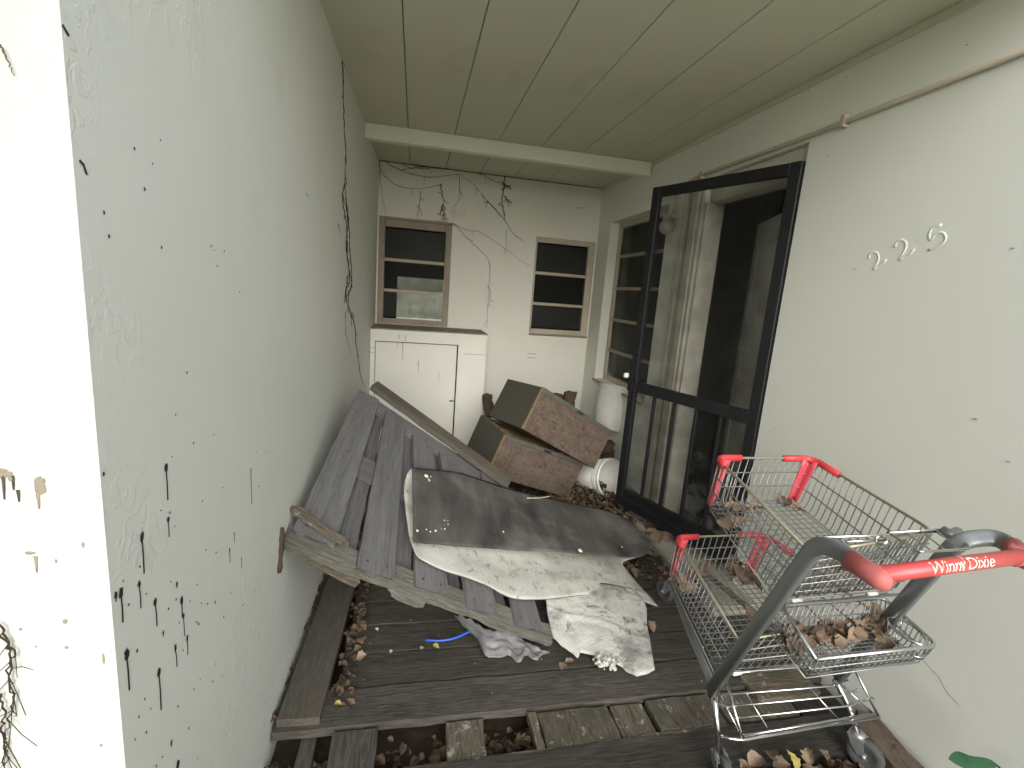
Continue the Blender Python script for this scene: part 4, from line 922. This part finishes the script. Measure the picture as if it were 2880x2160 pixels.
# extra strengthening wires: rear gate and diagonals
bm = BM()
for h in (.18, .5, .84):
    tube(bm, [UB[3].lerp(UT[3], h), UB[2].lerp(UT[2], h)], .0022, 6)
for k in range(26):
    s = k / 25; tube(bm, [UT[3].lerp(UT[2], s) + V((0, .012, 0)), UB[3].lerp(UB[2], s) + V((0, .012, 0))], .0016, 5)
tube(bm, [UB[3] + V((-.01, -.01, -.01)), UB[2] + V((.0, -.01, -.01))], .0045, 8); ob('rear_gate', bm, M['chrome'], ub, smooth=True)
bm = BM()
for a, b in ((c(740,803,.615), c(790,797,.615)), (c(1130,768,.615), c(1175,764,.615)), (c(440,1175,.335), c(480,1168,.335)), (c(770,1132,.335), c(810,1127,.335))):
    bm = BM(); tube(bm, [a, b], .0075, 10); ob('hinge_sleeve', bm, M['white'], cart, smooth=True)
bm = BM(); tube(bm, [c(400,1180,.33), c(960,1105,.33)], .0055, 8); ob('cross_bar', bm, M['chromebright'], cart, smooth=True); bm = BM(); tube(bm, [c(700,833,.60), c(1230,765,.60)], .005, 8); ob('cross_bar', bm, M['chromebright'], cart, smooth=True)
# frame: uprights with swept tops, base tubes
KL, KR = c(325,1265,.25), V((1.52, 1.235, .25))
TL = c(872,505,.985); TR = c(1600,490,.985)
print('KL', KL, 'TL', TL, 'TR', TR, 'c960', c(960,1200,.27))
HL = c(1165,672,1.0); HR = c(1925,575,1.0)
for s, (k0, t0, mid, h0, fr_) in enumerate(((KL, TL, c(985,535,1.005), HL, c(118,690,.17)), (c(975,1195,.25), TR, c(1780,455,1.005), HR, None))):
    bm = BM(); path = fillet([k0, t0, mid.lerp(h0, .15), h0], .075, 8)
    fwd = V((0, 1, 0))
    tube(bm, path, .0118, 20, flat=1.7, up=(0, 1, .2), sq=.55); ob('upright', bm, M['frame'], cart, smooth=True)
    if s == 0:
        f0 = fr_; p2 = c(200,930,.20)
        path = fillet([k0 + V((0, .0, .03)), k0 + (f0 - k0) * .5, f0, f0 + V((.0, .0, -.05))], .05, 6)
        bl = path
    else:
        f0 = V((1.50, 2.0, .17)); path = fillet([k0 + V((0, 0, .03)), k0 + (f0 - k0) * .5, f0, f0 + V((0, 0, -.05))], .05, 6)
    bm = BM(); tube(bm, path, .013, 10); ob('base_tube', bm, M['frame'], cart, smooth=True)
# rear legs
legs = [(KL + V((.012, -.005, -.01)), c(352,1380,.20), c(378,1600,.085)), (c(962,1205,.255), c(1030,1330,.19), c(1082,1490,.105))]
for p in legs:
    bm = BM(); tube(bm, fillet(p, .05, 6), .0105, 10); ob('leg', bm, M['chromebright'], cart, smooth=True)
# casters
def caster(top, ang, label=None):
    t = link('caster', None, cart, Matrix.Translation(top), None)
    Mx = Matrix.Translation(top) @ Matrix.Rotation(ang, 4, 'Z'); zw = top.z; rw = min(.055, zw * .62) if zw > .08 else .05
    wc = V((0, -.03, -zw + rw))
    bm = BM(); lathe(bm, [(.0005, .012), (.02, .012), (.022, -.004), (.0005, -.006)], Mx, 16)
    for s in (-1, 1):
        vs = [V((s*.02, -.022, .0)), V((s*.02, .024, .0)), V((s*.018, .012, -.03)), V((s*.017, wc.y + .014, wc.z - .008)), V((s*.017, wc.y - .014, wc.z - .008)), V((s*.019, -.028, -.03))]
        a = [bm.verts.new(Mx @ v) for v in vs]; b = [bm.verts.new(Mx @ (v + V((s*.0025, 0, 0)))) for v in vs]
        bm.faces.new(a); bm.faces.new(b[::-1])
        for k in range(6): bm.faces.new((a[k], b[k], b[(k+1) % 6], a[(k+1) % 6]))
    box(bm, (-.0225, -.024, -.002), (.0225, .026, .003), Mx)
    bmesh.ops.recalc_face_normals(bm, faces=bm.faces); ob('fork', bm, M['zinc'], t)
    Mw = Mx @ Matrix.Translation(wc) @ Matrix.Rotation(D(90), 4, 'Y')
    bm = BM(); lathe(bm, [(.0005, -.008), (rw*.55, -.009), (rw*.62, -.012), (rw*.93, -.013), (rw, -.008), (rw, .008), (rw*.93, .013), (rw*.62, .012), (rw*.55, .009), (.0005, .008)], Mw, 32)
    ob('wheel', bm, M['rubber'], t)
    bm = BM(); lathe(bm, [(.0005, -.024), (.007, -.024), (.007, .024), (.0005, .024)], Mw, 10); ob('axle', bm, M['zinc'], t)
caster(legs[0][2] + V((0, 0, .0)), D(-10)); caster(legs[1][2], D(25))
fl = c(118,700,.12); caster(V((fl.x - .0, fl.y - .01, .115)), D(200)); caster(V((1.50, 2.0, .115)), D(190))
# lower rack
bm = BM(); a0, a1, a2, a3 = c(378,1500,.155), c(490,1516,.155), c(1190,1398,.165), c(1055,1135,.30)
b0 = c(403,1205,.27)
tube(bm, fillet([a0, a1, a2], .02, 4), .0058, 8); tube(bm, fillet([b0, a1 + V((0,0,.003))], .02), .005, 8); tube(bm, [a3, a2], .005, 8); tube(bm, [c(495,1492,.17), c(1170,1380,.18)], .004, 8)
RQ = [c(375,1285,.235), c(1000,1235,.235), c(1165,1385,.175), c(470,1470,.175)]
for t in (0, .33, .66): tube(bm, [lerpq(RQ, 0, t), lerpq(RQ, .9, t), lerpq(RQ, 1, t) + V((.02, 0, .02))], .0035, 6)
for s in (0, .2, .72, 1): tube(bm, [lerpq(RQ, s, -.05), lerpq(RQ, s, 1)], .003, 6)
ob('lower_rack', bm, M['chromebright'], cart, smooth=True)
# rear basket
RT = [c(690,830,.675), c(1215,790,.675), c(1490,1035,.65), c(865,1105,.65)]
RB = [c(625,960,.59), c(1190,935,.59), c(1412,1115,.555), c(812,1197,.555)]
rb = basket('rear_basket', RT, RB, 11, 20, (0, .5), .0052, .0017, 'small rear wire basket holding dry leaves', M['chromebright'], fr_=.02)
bm = BM(); cc = c(1335,960,.662); e1 = (c(1440,1010,.65) - c(1230,905,.66)); ring = []
e1 = V((.055, -.03, 0)); e2 = V((.02, .05, 0))
ring = [c(1335 + math.cos(a) * 98 + math.sin(a) * 10, 955 + math.sin(a) * 48 + math.cos(a) * 52, .655) for a in [2 * math.pi * k / 28 for k in range(28)]]
tube(bm, ring, .004, 6, closed=True); 
ring2 = [p + V((-.002, -.006, -.035)) for p in ring]; tube(bm, ring2, .002, 5, closed=True)
for k in range(0, 28, 5): tube(bm, [ring[k], ring2[k]], .0018, 5)
ob('cup_ring', bm, M['chromebright'], rb, smooth=True)
# handle
bm = BM(); hx = (HR - HL).normalized()
hA, hB = HL + hx * .012 + V((0, -.004, .004)), HR + V((-.002, -.004, .004))
tube(bm, [hA, hB], .0165, 24); hd = ob('handle', bm, M['handle'], cart, smooth=True, label='red handle bar with cream lettering')
for P, Q, sgn in ((c(1035,590,1.003), HL, 1), (c(1870,520,1.003), HR, -1)):
    dd2 = (Q - P).normalized()
    bm = BM(); tube(bm, fillet([P, Q + dd2 * .012, Q + dd2 * .012 + hx * sgn * .006], .01, 3), .021, 14, flat=1.05)
    tube(bm, [Q + hx * sgn * -.004, Q + hx * sgn * .035], .0195, 16)
    ob('elbow', bm, M['redfade'], hd, smooth=True)
# lettering wrapped on the bar
def text_mesh(body, size, shear, ext=.0):
    cu = bpy.data.curves.new('lettering', 'FONT'); cu.body = body; cu.size = size; cu.shear = shear; cu.extrude = 0; cu.offset = .0; cu.space_character = .97; cu.resolution_u = 4
    o = bpy.data.objects.new('tmp', cu); COL.objects.link(o); bpy.context.view_layer.update()
    me = bpy.data.meshes.new_from_object(o.evaluated_get(bpy.context.evaluated_depsgraph_get())); bpy.data.objects.remove(o); return me
me = text_mesh('Winn', .052, .2); me2 = text_mesh('Dixie', .052, .2)
bm = BM(); bm.from_mesh(me); x1 = max(v.co.x for v in bm.verts)
bm2 = BM(); bm2.from_mesh(me2); x2 = min(v.co.x for v in bm2.verts); gap = .030
for v in bm2.verts: v.co.x += x1 + gap - x2
tmp = bpy.data.meshes.new('tmp'); bm2.to_mesh(tmp); bm2.free(); bm.from_mesh(tmp)
ck = [(x1+.002, .024), (x1+.009, .026), (x1+.011, .010), (x1+.024, .048), (x1+.030, .048), (x1+.013, -.002), (x1+.007, -.002)]
bm.faces.new([bm.verts.new((*p, 0)) for p in ck])
bmesh.ops.triangulate(bm, faces=bm.faces)
for _ in range(2): bmesh.ops.subdivide_edges(bm, edges=[e for e in bm.edges if e.calc_length() > .004], cuts=1)
W0 = min(v.co.x for v in bm.verts); W1 = max(v.co.x for v in bm.verts); Hh = .038
u0 = c(1402,600,1.015); u1 = c(1768,585,1.015)
s0 = (u0 - hA).dot(hx); s1 = (u1 - hA).dot(hx)
toc = (CAM - (hA + hB) / 2); toc = (toc - hx * toc.dot(hx)).normalized(); side = hx.cross(toc).normalized()
if side.dot(V((0, 0, 1))) < 0 and side.dot(V((0, 1, 0))) < 0: side = -side
for v in bm.verts:
    s = s0 + (s1 - s0) * (v.co.x - W0) / (W1 - W0); h = (v.co.y / Hh - .5) * .0265; a = h / .0168
    upv = -side if (side.y < 0) else side
    v.co = hA + hx * s + (toc * math.cos(a) + upv * math.sin(a)) * .01705
ob('lettering', bm, M['letter'], hd, label='cream slanted lettering on the handle')
# hinged wire flap and cross bars behind the handle
bm = BM(); Q = [c(1235,452,.97), c(1560,432,.97), c(1660,535,.985), c(1395,552,.985)]
tube(bm, fillet(Q + [Q[0]], .015, 3), .0032, 6)
for k in range(1, 4): tube(bm, [Q[0].lerp(Q[1], k / 4), Q[3].lerp(Q[2], k / 4)], .0022, 5)
tube(bm, [c(905,475,.97), c(1235,465,.97), c(1560,440,.965)], .0042, 8); tube(bm, [c(1020,498,.955), c(1240,490,.955)], .0035, 6)
lathe(bm, [(.012, -.004), (.016, 0), (.012, .004), (.008, 0), (.012, -.004)], frame(c(1205,492,.965), (0, 1, 0), (1, 0, 1)), 14)
tube(bm, [c(820,560,.93), c(845,500,.96), c(880,472,.97), c(912,472,.97)], .004, 8)
ob('wire_flap', bm, M['chromebright'], cart, smooth=True)
bm = BM(); tube(bm, [c(1510,440,.97), c(1560,470,.965), c(1590,450,.96)], .014, 10); ob('hinge_block', bm, M['frame'], cart, smooth=True)

# leaves in the baskets
rr = random.Random(9); k = 0
GR = 'dry brown leaves heaped in the rear cart basket'
for i in range(85):
    t = rr.random(); x = 700 + 500 * t; y = 1010 - 85 * t + rr.gauss(0, 30); leaf(c(x, y, .585 + rr.uniform(0, .04)), rr.uniform(.032, .06), 1000 + i, 'dry brown leaf heaped in the small rear basket of the cart', GR, .7)
for i, (x, y) in enumerate([(420,320),(460,330),(500,340),(540,350),(400,380),(440,395),(480,400),(560,330),(455,310),(520,310),(385,410)]):
    leaf(c(x + 15, y, .775), rr.uniform(.04, .062), 2000 + i, 'dry leaf at the front left of the upper cart basket', 'dry leaves at the front of the upper cart basket', .4)
for i, (x, y) in enumerate([(710,300),(740,320),(770,335),(690,290)]):
    leaf(c(x, y, .765), rr.uniform(.06, .08), 2100 + i, 'dry leaf below the far red corner strip of the upper cart basket', 'dry leaves under the far red strip of the upper basket', .3)
for i, (x, y) in enumerate([(160,710),(190,720),(220,700),(250,680),(290,650),(410,640),(430,650),(470,630),(500,660),(520,690),(545,710),(450,610),(480,670),(200,690)]):
    leaf(c(x, y, .395), rr.uniform(.06, .09), 2200 + i, 'dry leaf lying on the floor of the lower cart basket', 'dry leaves in the lower cart basket', .6)
leaf(c(510,855,.37), .07, 2301, 'lone dry leaf in the middle of the lower cart basket floor', None, .3)
for i, (x, y) in enumerate([(1000,640),(1040,650),(970,630)]):
    leaf(c(x, y, .66), .07, 2400 + i, 'dry leaf at the back of the upper cart basket below the handle', 'dry leaves at the back of the upper cart basket', .3)
leaf(c(1240,1050,.57), .09, 2501, 'long flat leaf on the rear basket floor below the cup ring', None, .3)
# wood panel under the cart's rack
board('loose_board', c(520,1250,.012), c(830,1215,.012), (0, 1, 0), .13, .02, M['deckpale'], None, seed=170, rough=.003, rag=(.01,.01), label='flat grey board lying on the deck beneath the cart rack', cat='board')

# added blocker behind the viewpoint, unseen, keeps sky light off left wall end
bm = BM(); nn = 40
def hp_(i, j):
    a = i / nn; b = j / 14; prof = [(0, 0), (-.1, .6), (-.15, 1.4), (-.05, 2.1), (.3, 2.5), (.7, 2.5), (1.05, 2.1), (1.15, 1.4), (1.1, .6), (1, 0)]
    k = b * 9; q = min(8, int(k)); y = prof[q][0] + (prof[q+1][0] - prof[q][0]) * (k - q); z = prof[q][1] + (prof[q+1][1] - prof[q][1]) * (k - q)
    p = V((-9 + 7.5 * a, -2.9 + y, -.3 + z * 1.35)); return p + V((noise.noise(p * 2), noise.noise(p * 2 + V((5,5,5))), noise.noise(p * 2 + V((9,1,2))) * .6)) * .35
hv = [[bm.verts.new(hp_(i, j)) for j in range(15)] for i in range(nn + 1)]
for i in range(nn):
    for j in range(14): bm.faces.new((hv[i][j], hv[i+1][j], hv[i+1][j+1], hv[i][j+1]))
bm.faces.new(hv[0]); bm.faces.new(hv[-1][::-1]); bmesh.ops.recalc_face_normals(bm, faces=bm.faces)
ob('sky_blocker', bm, M['green'], None, label='unseen green mass added to block sky light from the left wall end', cat='sky_blocker')

# ------------------------------------------------------------------ light
w = bpy.data.worlds.new('World'); SC.world = w; w.use_nodes = True; nt = w.node_tree
bg = nt.nodes['Background']; sky = nt.nodes.new('ShaderNodeTexSky'); sky.sky_type = 'NISHITA'; sky.sun_disc = False
SE, SR = D(29), D(188)
sky.sun_elevation = SE; sky.sun_rotation = SR; sky.air_density = 1.0; sky.dust_density = 2; sky.ozone_density = 1
hs = nt.nodes.new('ShaderNodeHueSaturation'); hs.inputs['Saturation'].default_value = .36
nt.links.new(sky.outputs[0], hs.inputs['Color']); nt.links.new(hs.outputs[0], bg.inputs['Color']); bg.inputs['Strength'].default_value = .15
sl_ = bpy.data.lights.new('sun', 'SUN'); sl_.energy = .5; sl_.angle = D(50); sl_.color = (1, .99, .97)
so = bpy.data.objects.new('sun', sl_); COL.objects.link(so)
# nishita: rotation measured clockwise from +Y
dirs = V((math.sin(SR) * math.cos(SE), math.cos(SR) * math.cos(SE), math.sin(SE)))
so.rotation_euler = dirs.to_track_quat('Z', 'Y').to_euler()
SC.view_settings.view_transform = 'Standard'; SC.view_settings.look = 'None'; SC.view_settings.exposure = 1.45; SC.view_settings.gamma = 1
SC.cycles.max_bounces = 10; SC.cycles.diffuse_bounces = 6; SC.cycles.transparent_max_bounces = 16
SC.cycles.use_denoising = True
